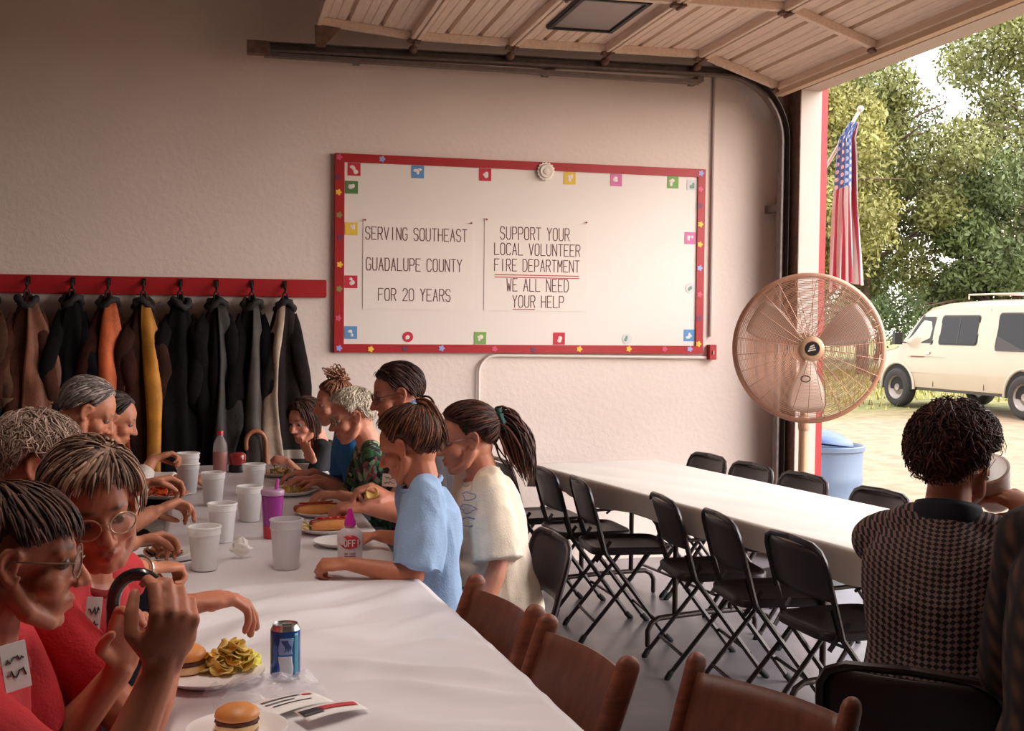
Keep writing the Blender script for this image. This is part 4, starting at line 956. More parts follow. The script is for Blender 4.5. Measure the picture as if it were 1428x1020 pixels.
def head_mesh(mb, T, s):
    """T maps local head coordinates (x right, y forward, z up) to the world"""
    def E(c, r, nu=20, nv=14): 
        i = len(mb.V); mb.ell((0, 0, 0), 1, None, nu, nv); mb.V[i:] = [tuple(T((c[0]+v[0]*r[0], c[1]+v[1]*r[1], c[2]+v[2]*r[2]))) for v in mb.V[i:]]
    def C(pts, rad, n=10): mb.tube([T(p) for p in pts], [r*s for r in rad], n, rnd=True)
    E((0, -.012, .033), (.073, .095, .081)); E((0, .042, .030), (.058, .045, .056)); E((0, .045, -.028), (.051, .046, .056)); E((0, .058, -.068), (.036, .033, .032)); E((0, .066, -.101), (.020, .019, .016))
    E((0, -.02, -.035), (.058, .065, .06))
    for sx in (-1, 1):
        C([(sx*.058, .004, -.045), (sx*.050, .028, -.080), (sx*.022, .062, -.101)], [.019, .018, .015])
        E((sx*.040, .054, -.032), (.026, .027, .024)); E((sx*.0125, .098, -.037), (.0085, .010, .008), 12, 8)
        C([(sx*.006, .083, .022), (sx*.028, .078, .026), (sx*.046, .064, .020)], [.009, .010, .009])
        C([(sx*.018, .083, .009), (sx*.031, .0815, .0115), (sx*.045, .073, .007)], [.0055, .006, .005])
        # ear: rim, bowl and lobe
        C([(sx*.072, .012, .012), (sx*.080, .004, .026), (sx*.084, -.010, .027), (sx*.086, -.020, .012), (sx*.083, -.018, -.010), (sx*.078, -.006, -.028), (sx*.074, .006, -.030), (sx*.073, .010, -.020)], [.005, .005, .0055, .006, .0055, .0065, .006, .005], 8)
        E((sx*.074, -.004, .0), (.006, .015, .026), 12, 8)
    C([(0, .084, .014), (0, .098, -.010), (0, .110, -.031)], [.008, .0085, .0115]); E((0, .111, -.033), (.012, .011, .0105), 12, 8)
    C([(-.022, .081, -.067), (-.008, .0925, -.0625), (0, .092, -.064), (.008, .0925, -.0625), (.022, .081, -.067)], [.004, .0062, .006, .0062, .004], 8)
    C([(-.019, .081, -.073), (0, .090, -.077), (.019, .081, -.073)], [.004, .0072, .004], 8)
HAIRLINE = {'full': ([0, 35, 60, 75, 92, 112, 140, 180], [40, 34, 22, -8, 8, -30, -46, -50]), 'bangs': ([0, 35, 60, 78, 95, 115, 140, 180], [14, 12, 2, -14, -14, -36, -48, -52]),
            'low': ([0, 35, 60, 75, 92, 112, 140, 180], [40, 34, 22, -8, 0, -48, -64, -68]), 'boy': ([0, 35, 60, 76, 92, 112, 140, 180], [16, 12, 6, 2, 18, -16, -40, -48]), 'receding': ([0, 25, 45, 62, 78, 92, 112, 140, 180], [46, 52, 46, 26, -6, 10, -26, -42, -46])}
def smooth01(x): x = min(1, max(0, x)); return x*x*(3-2*x)
def make_hair(parent, T, hs, style, c0, c1, seed, line='full', thick=.014, name='hair', length=.10, nlock=150, part=None, tail=None, curl=0., front=.012, side=.04):
    rr = random.Random(seed); xs, ys = HAIRLINE[line]; C0 = Vector((0, -.010, .030)); R = Vector((.0765, .0985, .0845))
    def dirv(az, el): return Vector((sin(az)*cos(el), cos(az)*cos(el), sin(el)))
    def cov(d):
        az = abs(math.degrees(atan2(d.x, d.y))); el = math.degrees(math.asin(max(-1, min(1, d.z)))); return el-interp(az, xs, ys)
    def surf(d): return C0+Vector((d.x*R.x, d.y*R.y, d.z*R.z))
    col0, col1 = lin(c0), lin(c1)
    def pick(k=None):
        k = rr.random()**1.6 if k is None else k; return tuple(a+(b-a)*k for a, b in zip(col0, col1))
    mb = MB(); nu, nv = 72, 44; V = []; Cc = []; F = []
    for j in range(nv+1):
        for i in range(nu):
            az = 2*pi*i/nu-pi; el = radians(-72+162*j/nv); d = dirv(az, el); c = smooth01((cov(d)+5)/12)
            st = (nz((d.x*14, d.y*14, d.z*14+seed))*.5+nz((d.x*30, d.y*30, d.z*30))*.3) if style == 'fluffy' else nz((az*9, el*2.2, seed))*.35+nz((az*22, el*3, seed+5))*.25
            th = thick*(.72+st*.5)+curl*abs(nz((d.x*6+seed, d.y*6, d.z*6)))*1.2
            p = surf(d); rn = 1
            p = C0+(p-C0)*(.90+.10*c)+d*th*c*.9
            V.append(T(p)); Cc.append(pick(max(0, min(1, .35+st))))
    for j in range(nv):
        for i in range(nu):
            i2 = (i+1) % nu; F.append((j*nu+i, j*nu+i2, (j+1)*nu+i2, (j+1)*nu+i))
    F.append(tuple(range(nu))[::-1]); F.append(tuple(nv*nu+i for i in range(nu)))
    mb.V = [tuple(v) for v in V]; mb.F = F; mb.C = Cc
    K = unit(part) if part else unit((0, -.35, 1)); TP = unit(tail['at']) if tail else None
    def lock(pts, nrm, w, th, c):
        k = len(pts); rad = [w*(.55+.45*sin(pi*min(1, (i+1)/k*1.15)*.85)) if i < k-1 else w*.18 for i in range(k)]
        mb.tube([T(p) for p in pts], [r*hs for r in rad], 4, flat=(1, th), nrm=[Tn(n) for n in nrm], col=c)
    Tn = lambda n: (Vector(T(n))-Vector(T((0, 0, 0)))).normalized()
    made = 0; tries = 0; nlock = int(nlock*3.0)
    while made < nlock and tries < nlock*20:
        tries += 1
        d = Vector((rr.gauss(0, 1), rr.gauss(0, 1), rr.gauss(0, 1))).normalized()
        if cov(d) < 3 or (style != 'back' and d.z < -.2 and rr.random() < .6): continue
        made += 1; pts = []; nrm = []; L = 0; free = None; dr = d.copy(); Lm = length*rr.uniform(.7, 1.15); step = .013
        lift0 = thick*rr.uniform(.62, 1.0)
        while L < Lm:
            if free is None:
                p = surf(dr)+dr*(lift0+.0015*sin(L*60)+(curl*.8*abs(sin(L*70+lift0*900)) if style == 'fluffy' else 0)); pts.append(p); nrm.append(dr.copy())
                tgt = TP if style == 'back' else None
                if tgt is not None:
                    t = (tgt-dr*tgt.dot(dr))
                    if t.length < .16: break
                else:
                    t = dr*K.dot(dr)-K
                    if style == 'swept': t = t+Vector((rr.uniform(-.2, .2)+.35*(1 if dr.x > -.2 else -1)*0, -.9, 0)); t = t-dr*t.dot(dr)
                sc_ = .9 if style == 'fluffy' else .10; t = unit(t)+Vector((rr.gauss(0, sc_), rr.gauss(0, sc_), rr.gauss(0, sc_)))
                nd = unit(dr+t*(step/.09))
                if cov(nd) < -3 and style != 'back':
                    free = unit((pts[-1]-pts[-2]) if len(pts) > 1 else Vector((0, 0, -1))); az_ = abs(math.degrees(atan2(dr.x, dr.y))); Lm = min(Lm, L+interp(az_, [30, 62, 100, 180], [front, side, side, side])*rr.uniform(.5, 1.2))
                    if style in ('swept', 'short', 'fluffy'): break
                dr = nd
            else:
                free = unit(free+Vector((0, 0, -.35))+Vector((-.12*dr.x*1, -.10*dr.y, 0))); pts.append(pts[-1]+free*step); nrm.append(dr.copy())
            L += step
        if len(pts) >= 3: lock(pts, nrm, rr.uniform(.0014, .0028) if style == 'fluffy' else rr.uniform(.0020, .0042), .5, pick())
    o = ob(name, mb, mat('hair_%s' % '_'.join(map(str, c0)), c0, .55, attr=True, var=.25, scale=60, spec=.25), parent, smooth=180, colors=True)
    if tail:
        tb = MB(); base = surf(TP)+TP*thick
        for k in range(tail.get('n', 34)*4):
            off = Vector((rr.gauss(0, .62), rr.gauss(0, .62), rr.gauss(0, .62)))*tail.get('r', .016); pts = []; q = base+off*.35; v = unit(Vector(tail['dir'])+Vector((rr.gauss(0, .07), rr.gauss(0, .07), rr.gauss(0, .07)))); L = tail['len']*rr.uniform(.7, 1.05); ns = 10
            for i in range(ns):
                pts.append(q+off*(.35+.9*sin(pi*min(1, (i+1)/ns)))*.9); v = unit(v+Vector((0, 0, -tail.get('g', .25)))+Vector((rr.gauss(0, .07), rr.gauss(0, .07), 0))); q = q+v*(L/ns)
            tb.tube([T(p) for p in pts], [hs*.0040*(1-.75*(i/(ns-1))**2) for i in range(ns)], 5, col=pick(rr.random()))
        ob(tail.get('name', 'ponytail'), tb, MATS['hair_%s' % '_'.join(map(str, c0))], o, smooth=180, colors=True)
    return o
def make_glasses(parent, T, hs, c=(96, 70, 60), r=.0235):
    g = MB(); rim = mat('glasses_%s' % '_'.join(map(str, c)), c, .3, .4)
    for sx in (-1, 1):
        cx = sx*.0335; pts = [(cx+r*1.08*cos(a)*1.0, .1015-.010*abs((cx+r*cos(a))/.055)**2, .0+r*.92*sin(a)) for a in [2*pi*k/28 for k in range(28)]]
        g.tube([T(p) for p in pts], .0017*hs, 6, closed=True)
        g.tube([T(p) for p in ((sx*.0585, .092, .006), (sx*.074, .06, .007), (sx*.081, .0, .008), (sx*.082, -.012, -.006))], .0015*hs, 6)
    g.tube([T(p) for p in ((-.0095, .101, .006), (0, .105, .008), (.0095, .101, .006))], .0016*hs, 6)
    o = ob('eyeglasses', g, rim, parent)
    for sx in (-1, 1):
        l = MB(); cx = sx*.0335; P0 = [(cx+r*1.05*cos(a), .101-.010*abs((cx+r*cos(a))/.055)**2, r*.9*sin(a)) for a in [2*pi*k/24 for k in range(24)]]
        A = [T(p) for p in P0]; B = [T((p[0], p[1]-.0018, p[2])) for p in P0]
        l.add(A+B, [tuple(range(24)), tuple(range(24, 48))[::-1]]+[(k, (k+1) % 24, 24+(k+1) % 24, 24+k) for k in range(24)])
        ob('lens', l, mat('spectacle_lens', (250, 246, 240), .03, trans=1., alpha=.22, spec=.6), o, smooth=30)
def name_tag(parent, c, nrm, up, w=.085, h=.055, mark=True, label=None):
    n = unit(nrm); u = unit(Vector(up)-n*Vector(up).dot(n)); r = u.cross(n); Rm = Matrix((r, u, n)).transposed()
    o = ob('name_tag', MB().box(Vector(c)+n*.002, (w, h, .002), Rm), mat('white_sticker', (236, 228, 224), .6), parent, smooth=0, bevel=.0008)
    if mark:
        rr = random.Random(int(w*1e4)+int(abs(c[0])*1e4))
        for k in range(2):
            z = h*(.16-.32*k); pts = [Vector(c)+n*.0042+r*(w*(-.34+.68*i/9))+u*(z+h*.10*rr.uniform(-1, 1)) for i in range(10)]
            ob('scribble', MB().tube(pts, .0012, 4), mat('dark_pen', (60, 50, 66), .6), o)
    return o
def skin_mat(nm, c): return mat('skin_'+nm, c, .48, attr=True, var=.06, scale=25, spec=.35, sss=.12, bump=.05, bscale=220)
def person(label, head, face, body, lean=8, pitch=10, roll=0, hs=1., shw=.185, girth=1., arms=None, skin='fair', sc=(205, 142, 112), shirt=None, hair=None, glasses=None, vox=.006, eyes=True, k=1., side_lean=0, nb_off=(0, 0, 0), legs=True, pants=(40, 42, 56), seatz=.54, neck=.052):
    Hc = Vector(head); fb = dirz(body); lb = Vector((-fb.y, fb.x, 0)); Z = Vector((0, 0, 1))
    f0 = dirz(face); cp, sp = cos(radians(pitch)), sin(radians(pitch)); fw = f0*cp-Z*sp; up = f0*sp+Z*cp; rt = fw.cross(up)
    q = Matrix.Rotation(radians(roll), 3, fw); up = q @ up; rt = q @ rt
    M = Matrix((rt*hs, fw*hs, up*hs)).transposed()
    T = lambda p: Hc+M @ Vector(p)
    Mi = np.array(M.inverted()); H0 = np.array(Hc)
    tu = (fb*sin(radians(lean))+Z*cos(radians(lean))); tu = unit(tu+lb*sin(radians(side_lean))); fd_ = fb*cos(radians(lean))-Z*sin(radians(lean))
    nb = Hc-unit(up*.45+tu*.55)*.146*hs-fw*.030*hs+Vector(nb_off)
    TL = max(.28, (nb.z-seatz)/cos(radians(lean))); pel = nb-tu*TL; k = k*min(1.12, max(.80, TL/.52))
    root = thing('person', label, 'person', (pel.x, pel.y, 0))
    A = arms or {}; S_ = shirt or {}
    def torso(mb, inf, top=True):
        secs = [(-.10, .155, .115), (0, .170, .128), (.15, .168, .125), (.38, .146, .108), (.62, .160, .116), (.80, .166, .106), (.90, .140, .086)] + ([(.97, .080, .062)] if top else [(.955, .095, .070)]+([(1.0, .066, .058), (1.045, .058, .052)] if S_.get('polo') else []))
        V = []; F = []; n = 24
        for t, w, d in secs:
            c = pel+tu*TL*t-fd_*.012*sin(pi*max(0, t)); 
            for j in range(n):
                a = 2*pi*j/n; V.append(c+lb*(cos(a)*(w*k*girth+inf))+fd_*(sin(a)*(d*k*girth+inf)))
        for i in range(len(secs)-1):
            for j in range(n): F.append((i*n+j, i*n+(j+1) % n, (i+1)*n+(j+1) % n, (i+1)*n+j))
        F += [tuple(range(n))[::-1], tuple((len(secs)-1)*n+j for j in range(n))]; mb.add(V, F)
    sh = {}; el = {}; wr = {}
    for sd, sg in (('L', 1), ('R', -1)):
        s = nb-tu*.058*k+lb*sg*shw*k+fd_*.01; a = A.get(sd, {})
        w = Vector(a['w']) if 'w' in a else s-Z*.36+fb*.30-lb*sg*.05
        ontab = lambda p: -.22 < p.x < .74 and 1.7 < p.y < 6.7 and p.z < .83
        if ontab(w): w.z = max(w.z, .797)
        # a shoulder follows its arm a little when it reaches
        rch = (w-s); s = s+unit(rch)*max(0, min(.05, rch.length-.46))
        e = ik(s, w, .285*k, .25*k, a.get('pole', tuple(lb*sg*.5-Z*1.0-fb*.2))); sh[sd], el[sd], wr[sd] = s, e, w
    body_ = MB(); torso(body_, 0); head_mesh(body_, T, hs)
    body_.tube([nb-tu*.02-fd_*.005, nb+unit(up+tu)*.05-fw*.0, T((0, -.018, -.05)), T((0, -.018, -.01))], [.066*k, neck*1.04, neck, neck*.98], 14, rnd=True)
    for sd, sg in (('L', 1), ('R', -1)):
        s, e, w = sh[sd], el[sd], wr[sd]; a = A.get(sd, {})
        body_.tube([nb-tu*.035+lb*sg*.018, nb-tu*.022+lb*sg*.07, (nb-tu*.03+s)/2+lb*sg*.03+tu*.008, s], [.046*k, .046*k, .048*k, .052*k], 12, rnd=True)
        body_.tube([s, s.lerp(e, .35), e.lerp(s, .1), e], [.053*k, .048*k, .040*k, .038*k], 12, rnd=True)
        body_.tube([e, e.lerp(w, .25), e.lerp(w, .7), w], [.038*k, .043*k, .033*k, .026*k], 12, rnd=True)
        hd = Vector(a['h'])-w if 'h' in a else (w-e)
        if -.22 < w.x < .74 and w.z < .83: hd.z = max(hd.z, .012*0+(.79-w.z)*.5)
        pn = a.get('n', (0, 0, -1))
        hk = a.get('s', 1.)*k
        body_.cap(w-unit(w-e)*.02, w+unit(hd)*.03*hk, .0255*k, .022*hk, 10, flat=(1.1, .8), nrm=unit(pn))
        hand_mesh(body_, w+unit(hd)*.008, hd, pn, sd, a.get('curl', (.4, .45, .5, .55)), a.get('thumb', .5), hk, a.get('spread', 1.))
    kn = {}
    if legs:
        for sg in (1, -1):
            h = pel+lb*sg*.085*k+Z*.0; kk = h+fb*.40*k+lb*sg*.03; kk.z = .47+.05*k; an = kk-fb*.03+lb*0; an = Vector((an.x, an.y, .085)); kn[sg] = (h, kk, an)
            body_.tube([h, h.lerp(kk, .5), kk], [.092*k, .075*k, .056*k], 14, rnd=True); body_.tube([kk, kk.lerp(an, .35), an], [.056*k, .054*k, .037*k], 12, rnd=True)
            body_.tube([Vector((an.x, an.y, .04))-fb*.03, Vector((an.x, an.y, .045))+fb*.06, Vector((an.x, an.y, .03))+fb*.15], [.038, .040, .028], 10, rnd=True)
    base = np.array(lin(sc))
    def paint(co):
        lc = (co-H0) @ Mi.T; c = np.tile(base, (len(co), 1)); x, y, z = lc[:, 0], lc[:, 1], lc[:, 2]
        def g(x0, y0, z0, sx, sy, sz): return np.exp(-(((x-x0)/sx)**2+((y-y0)/sy)**2+((z-z0)/sz)**2))
        red = np.clip(g(0, .09, -.07, .021, .016, .0085)*1.1, 0, 1); c = c*(1-red[:, None])+red[:, None]*base*np.array([.80, .42, .42])
        chk = np.clip(g(.042, .07, -.03, .025, .04, .022)+g(-.042, .07, -.03, .025, .04, .022)+g(0, .115, -.03, .02, .02, .018)+g(.08, -.01, 0, .02, .03, .035)+g(-.08, -.01, 0, .02, .03, .035), 0, 1)*.55
        c = c*(1-chk[:, None]*np.array([.02, .22, .22]))
        if hair: 
            br = np.clip((g(.030, .088, .0275, .018, .03, .0042)+g(-.030, .088, .0275, .018, .03, .0042))*1.1, 0, .8); c = c*(1-br[:, None])+br[:, None]*np.array(lin(hair['c0']))*1.1
        return c
    def dent(co, no):
        lc = (co-H0) @ Mi.T; w = np.zeros(len(co))
        for sx in (-1, 1): w += .0075*np.exp(-(((lc[:, 0]-sx*.031)/.016)**2+((lc[:, 1]-.082)/.03)**2+((lc[:, 2]-.001)/.010)**2))
        w += .003*np.exp(-((lc[:, 0]/.02)**2+((lc[:, 1]-.088)/.02)**2+((lc[:, 2]+.0695)/.0022)**2))
        return co-np.outer(w*hs, np.array(fw))
    bo = organic('body', body_, vox, skin_mat(skin, sc), root, 3, paint, dent)
    if eyes:
        for sx in (-1, 1):
            e = MB(); e.ell((0, 0, 0), 1, None, 20, 14); c = Vector((sx*.031, .0725, .001)); V = []; Cc = []
            for v in e.V:
                v = Vector(v); V.append(tuple(T(c+v*.0118))); a = v.angle(unit((0, 1, -.12))); Cc.append(lin((20, 14, 12)) if a < .30 else lin((66, 46, 36)) if a < .72 else lin((150, 130, 120)))
            e.V, e.C = V, Cc; ob('eye', e, mat('eye_gloss', (220, 210, 200), .3, attr=True, spec=.3), bo, smooth=180, colors=True)
    # ---- clothing
    S_ = shirt or {}
    m = S_.get('mat') or mat('shirt_%s' % '_'.join(map(str, S_['c'])), S_['c'], .8, var=.08, scale=12, bump=.25, bscale=160)
    sm = MB(); inf = S_.get('inf', .012); torso(sm, inf, False); sl = S_.get('sleeve', .7)
    for sd, sg in (('L', 1), ('R', -1)):
        s, e, w = sh[sd], el[sd], wr[sd]; loose = S_.get('loose', .016)
        sm.tube([nb-tu*.022+lb*sg*.074, (nb-tu*.03+s)/2+lb*sg*.03+tu*.008, s], [.046*k+inf, .048*k+inf, .054*k+inf], 14, rnd=True)
        if sl <= 1:
            q = s.lerp(e, sl); sm.tube([s, s.lerp(e, sl*.5), q], [.054*k+inf, .052*k+inf+loose*.6, .047*k+inf+loose], 14, caps=True)
        else:
            q = e.lerp(w, sl-1); sm.tube([s, s.lerp(e, .5), e], [.054*k+inf, .050*k+loose, .043*k+loose], 14, rnd=True); sm.tube([e, e.lerp(q, .5), q], [.044*k+loose, .043*k+loose*.8, .030*k+loose*.7], 14)
    if S_.get('hem'): 
        c = pel-tu*.0; sm.tube([pel+tu*TL*.3, pel+tu*TL*.05, pel-tu*.07], [.16*k*girth+inf, .175*k*girth+inf+.01, .17*k*girth+inf+.015], 20, flat=(1, .78), nrm=[fd_]*3)
    so = organic(S_.get('name', 'shirt'), sm, S_.get('vox', .008), m, root, 4, None, wrinkle(S_.get('wr', .010), 9, S_.get('seed', 1)))
    if S_.get('collar'):
        cm = S_['collar']; c = MB(); o_ = []
        for j in range(20):
            a = 2*pi*j/20; o_.append(nb+tu*(-.012+.012*cos(a)*-1)+lb*(.066*k*cos(a+pi/2))+fd_*(.062*k*sin(a+pi/2))*1.0)
        cc = nb-tu*.005
        pts = [cc+lb*(.079*k*sin(a))+fd_*(-.076*k*cos(a)+.002)+tu*(.018*cos(a)-.004) for a in [2*pi*j/28 for j in range(28)]]
        c.tube([Vector(p)+(tu*.004 if S_.get('polo') else tu*0) for p in pts], .022 if S_.get('polo') else .008, 8, closed=True, flat=(.35, 1.9) if S_.get('polo') else (1, 1.2), nrm=[tu]*28)
        ob('collar', c, cm, so, smooth=180)
    if legs:
        pm = MB()
        for sg in (1, -1):
            h, kk, an = kn[sg]; pm.tube([h, h.lerp(kk, .5), kk], [.100*k, .086*k, .070*k], 14, rnd=True); pm.tube([kk, kk.lerp(an, .4), an+Z*.03], [.070*k, .066*k, .055*k], 14)
        pm.ell(pel-tu*.01, (.175*k*girth+.01, .14*k*girth+.01, .11*k), Matrix((lb, fb, Z)).transposed())
        organic('trousers', pm, .012, mat('cloth_%s' % '_'.join(map(str, pants)), pants, .8, var=.1, scale=20), root, 4, None, wrinkle(.010, 10, 3))
        for sg in (1, -1):
            an = kn[sg][2]; s_ = MB().tube([Vector((an.x, an.y, .042))-fb*.045, Vector((an.x, an.y, .05))+fb*.03, Vector((an.x, an.y, .045))+fb*.10, Vector((an.x, an.y, .036))+fb*.18], [.040, .047, .043, .034], 12, rnd=True, flat=(1, .88))
            ob('shoe', s_, mat('dark_shoe', (44, 36, 32), .5), root, smooth=180)
    if hair:
        hh = dict(hair); make_hair(bo, T, hs, hh.pop('style'), hh.pop('c0'), hh.pop('c1'), hh.pop('seed', 1), **hh)
    if glasses: make_glasses(bo, T, hs, glasses)
    return dict(root=root, body=bo, shirt=so, T=T, nb=nb, tu=tu, fb=fb, lb=lb, fd=fd_, sh=sh, el=el, wr=wr, k=k, pel=pel, TL=TL)

# ------------------------------------------------------------------ who sits where
RED = (188, 22, 34)
p1 = person('boy in a red shirt and glasses at the left front, hands raised', (-0.314,2.023,1.164), 4, -4, lean=14, pitch=6, hs=.97, shw=.165,
    arms={'R': dict(s=1.06, w=(-0.085,1.857,1.013), h=(-0.061,1.834,1.104), n=(-.35, .9, .1), pole=(.2, -.3, -1), curl=(.72, .85, .95, 1.0), thumb=.6), 'L': dict(w=(-0.173,2.247,0.907), h=(-0.151,2.225,1.023), n=(.2, -.4, .0), pole=(.1, .4, -1), curl=(.45, .6, .75, .8), thumb=.5)},
    skin='tan', sc=(196, 124, 96), shirt=dict(c=RED, sleeve=.62, wr=.012, collar=mat('red_rib_knit', (150, 18, 28), .8)), hair=dict(style='down', c0=(34, 22, 20), c1=(120, 84, 70), line='boy', thick=.015, length=.12, nlock=260, seed=3, front=.014, side=.004), glasses=(150, 120, 100), vox=.0042)
name_tag(p1['shirt'], (-0.301,1.912,1.018), (.55, -.8, .15), (-.1, 0, 1), .042, .072)
p2 = person('woman with brown bowl-cut hair, glasses and red shirt reaching toward the blue can', (-0.237,2.438,1.181), -72, -18, lean=16, pitch=16, roll=10, hs=1.0, shw=.175,
    arms={'R': dict(s=1.12, w=(-0.072,2.430,0.976), h=(0.050,2.503,0.977), n=(-.1, -.1, -1), pole=(-.4, -.6, -1), curl=(.28, .42, .55, .6), thumb=.15, spread=1.4), 'L': dict(w=(-.23, 2.76, .80), h=(-.17, 2.83, .80), pole=(-.3, .6, -1))},
    skin='tan', sc=(196, 124, 96), shirt=dict(c=RED, sleeve=.62, wr=.010, seed=4, collar=mat('red_rib_knit', (150, 18, 28), .8)), hair=dict(style='down', c0=(60, 38, 30), c1=(206, 164, 138), line='full', thick=.026, length=.20, nlock=360, seed=5, part=(-.45, .25, 1), front=.035, side=.055), glasses=(190, 160, 130), vox=.0045)
name_tag(p2['shirt'], (-0.229,2.326,0.988), (.35, -.9, .1), (.15, 0, 1), .030, .075)
p3 = person('person with fluffy grey hair seated behind the bowl-haired woman, fist by a white cup', (-0.424,3.032,1.196), 5, 0, lean=12, pitch=14, hs=.98,
    arms={'R': dict(w=(-0.188,3.444,0.848), h=(-0.069,3.548,0.835), n=(.15, .1, -1), pole=(-.3, -.5, -.8), curl=(.85, .9, .95, 1.0), thumb=.7), 'L': dict(w=(-0.261,3.875,0.842), h=(-0.146,3.991,0.848), n=(.1, -.5, -.8), pole=(-.3, .3, -1), curl=(.6, .65, .7, .75), thumb=.7)},
    skin='mid', sc=(200, 132, 102), shirt=dict(c=(42, 30, 34), sleeve=.7), hair=dict(style='fluffy', c0=(146, 120, 106), c1=(204, 176, 160), thick=.022, length=.07, nlock=300, seed=8, curl=.006), vox=.0055)
wtc = Vector(p3['wr']['R'])-unit(Vector(p3['wr']['R'])-Vector(p3['el']['R']))*.045; ax_ = unit(Vector(p3['wr']['R'])-Vector(p3['el']['R']))
ob('bracelet', MB().tube([wtc+(ax_.orthogonal().normalized()*cos(a)+ax_.cross(ax_.orthogonal().normalized())*sin(a))*.037 for a in [2*pi*j/24 for j in range(24)]], .004, 6, closed=True), mat('silver_band', (190, 180, 172), .25, .8), p3['body'])
p4 = person('older man with combed grey hair bending over his plate in front of the coats', (-0.467,4.590,1.210), 4, 0, lean=20, pitch=30, hs=1.02, shw=.19, girth=1.06,
    arms={'R': dict(w=(-0.229,4.383,0.856), h=(-0.125,4.462,0.890), n=(.5, -.1, -.8), pole=(-.3, -.5, -.8), curl=(.7, .6, .65, .7), thumb=.6), 'L': dict(w=(-0.295,4.916,0.888), h=(-0.181,4.971,0.901), n=(.2, -.3, -1), pole=(-.3, .3, -1), curl=(.6, .65, .7, .75), thumb=.6)},
    skin='mid', sc=(200, 132, 102), shirt=dict(c=(46, 28, 24), sleeve=1.7, seed=6), hair=dict(style='swept', c0=(92, 80, 76), c1=(196, 180, 172), line='receding', thick=.010, length=.07, nlock=220, seed=11), vox=.006)
p5 = person('man with short dark hair in a white shirt, farthest along the coat side', (-0.455,5.614,1.097), 2, 0, lean=22, pitch=22, hs=1.0,
    arms={'R': dict(w=(-0.279,5.461,0.929), h=(-0.200,5.493,0.949), n=(.2, -.2, -1), pole=(-.2, -.5, -.8), curl=(.75, .8, .85, .9), thumb=.6), 'L': dict(w=(-.14, 5.75, .80), h=(-.04, 5.75, .80), pole=(-.2, .5, -.8))},
    skin='mid', sc=(200, 132, 102), shirt=dict(mat=None, c=(232, 222, 212), sleeve=1.75, seed=7, collar=mat('white_collar', (232, 222, 212), .8), polo=True), hair=dict(style='swept', c0=(38, 28, 26), c1=(104, 90, 84), line='receding', thick=.010, length=.06, nlock=160, seed=13), vox=.0065)
# right side of the table
p6 = person('dark-haired girl at the far end of the table, hands clasped near her mouth', (0.458,6.486,1.009), 222, 185, lean=30, pitch=16, hs=.98, shw=.15,
    arms={'L': dict(w=(0.363,6.357,0.768), h=(0.289,6.377,0.813), n=(0, .5, -.6), pole=(.5, -.3, -1), curl=(.8, .85, .9, .95), thumb=.6), 'R': dict(w=(0.498,6.344,0.782), h=(0.440,6.394,0.901), n=(.3, .6, .2), pole=(.5, .3, -1), curl=(.12, .15, .2, .25), thumb=.3)},
    skin='rosy', sc=(206, 140, 116), shirt=dict(c=(24, 22, 26), sleeve=.7), hair=dict(style='down', c0=(34, 22, 20), c1=(96, 62, 50), thick=.018, length=.34, nlock=300, seed=15, part=(0, .25, 1), side=.20, front=.004), vox=.0065, k=.92)
p7 = person('person in blue with piled-up brown hair behind the white-haired woman', (0.565,5.949,1.139), 186, 182, lean=24, pitch=8, hs=.95, shw=.15, skin='rosy', sc=(206, 140, 116),
    arms={'L': dict(w=(.45, 5.62, .80), h=(.37, 5.62, .80), pole=(.4, -.2, -1)), 'R': dict(w=(.45, 5.86, .80), h=(.37, 5.86, .80), pole=(.4, .2, -1))}, shirt=dict(c=(34, 110, 176), sleeve=.8), hair=dict(style='back', c0=(96, 60, 44), c1=(168, 116, 88), thick=.014, length=.2, nlock=140, seed=17, tail=dict(at=(0, -.35, .95), dir=(0, .3, .25), len=.05, n=50, r=.030, g=.15, name='hair_bun')), vox=.008)
def floral():
    m = bpy.data.materials.new('floral_print'); m.use_nodes = True; n = m.node_tree.nodes; L = m.node_tree.links; p = n['Principled BSDF']; p.inputs['Roughness'].default_value = .75
    tc = n.new('ShaderNodeTexCoord'); v = n.new('ShaderNodeTexVoronoi'); v.inputs['Scale'].default_value = 26; L.new(tc.outputs['Object'], v.inputs['Vector'])
    z = n.new('ShaderNodeTexNoise'); z.inputs['Scale'].default_value = 11; z.inputs['Detail'].default_value = 6; L.new(tc.outputs['Object'], z.inputs['Vector'])
    r = n.new('ShaderNodeValToRGB'); e = r.color_ramp; e.interpolation = 'CONSTANT'; e.elements[0].color = (*lin((30, 62, 44)), 1); e.elements[1].position = .40; e.elements[1].color = (*lin((66, 112, 70)), 1)
    for q, c in ((.50, (24, 30, 30)), (.57, (150, 172, 140)), (.63, (170, 70, 104)), (.68, (60, 104, 76))):
        x = e.elements.new(q); x.color = (*lin(c), 1)
    mx = n.new('ShaderNodeMix'); mx.data_type = 'FLOAT'; mx.inputs[0].default_value = .35; L.new(z.outputs['Fac'], mx.inputs[2]); sx = n.new('ShaderNodeSeparateColor'); L.new(v.outputs['Color'], sx.inputs[0]); L.new(sx.outputs[0], mx.inputs[3])
    L.new(mx.outputs[0], r.inputs[0]); L.new(r.outputs[0], p.inputs['Base Color']); return m
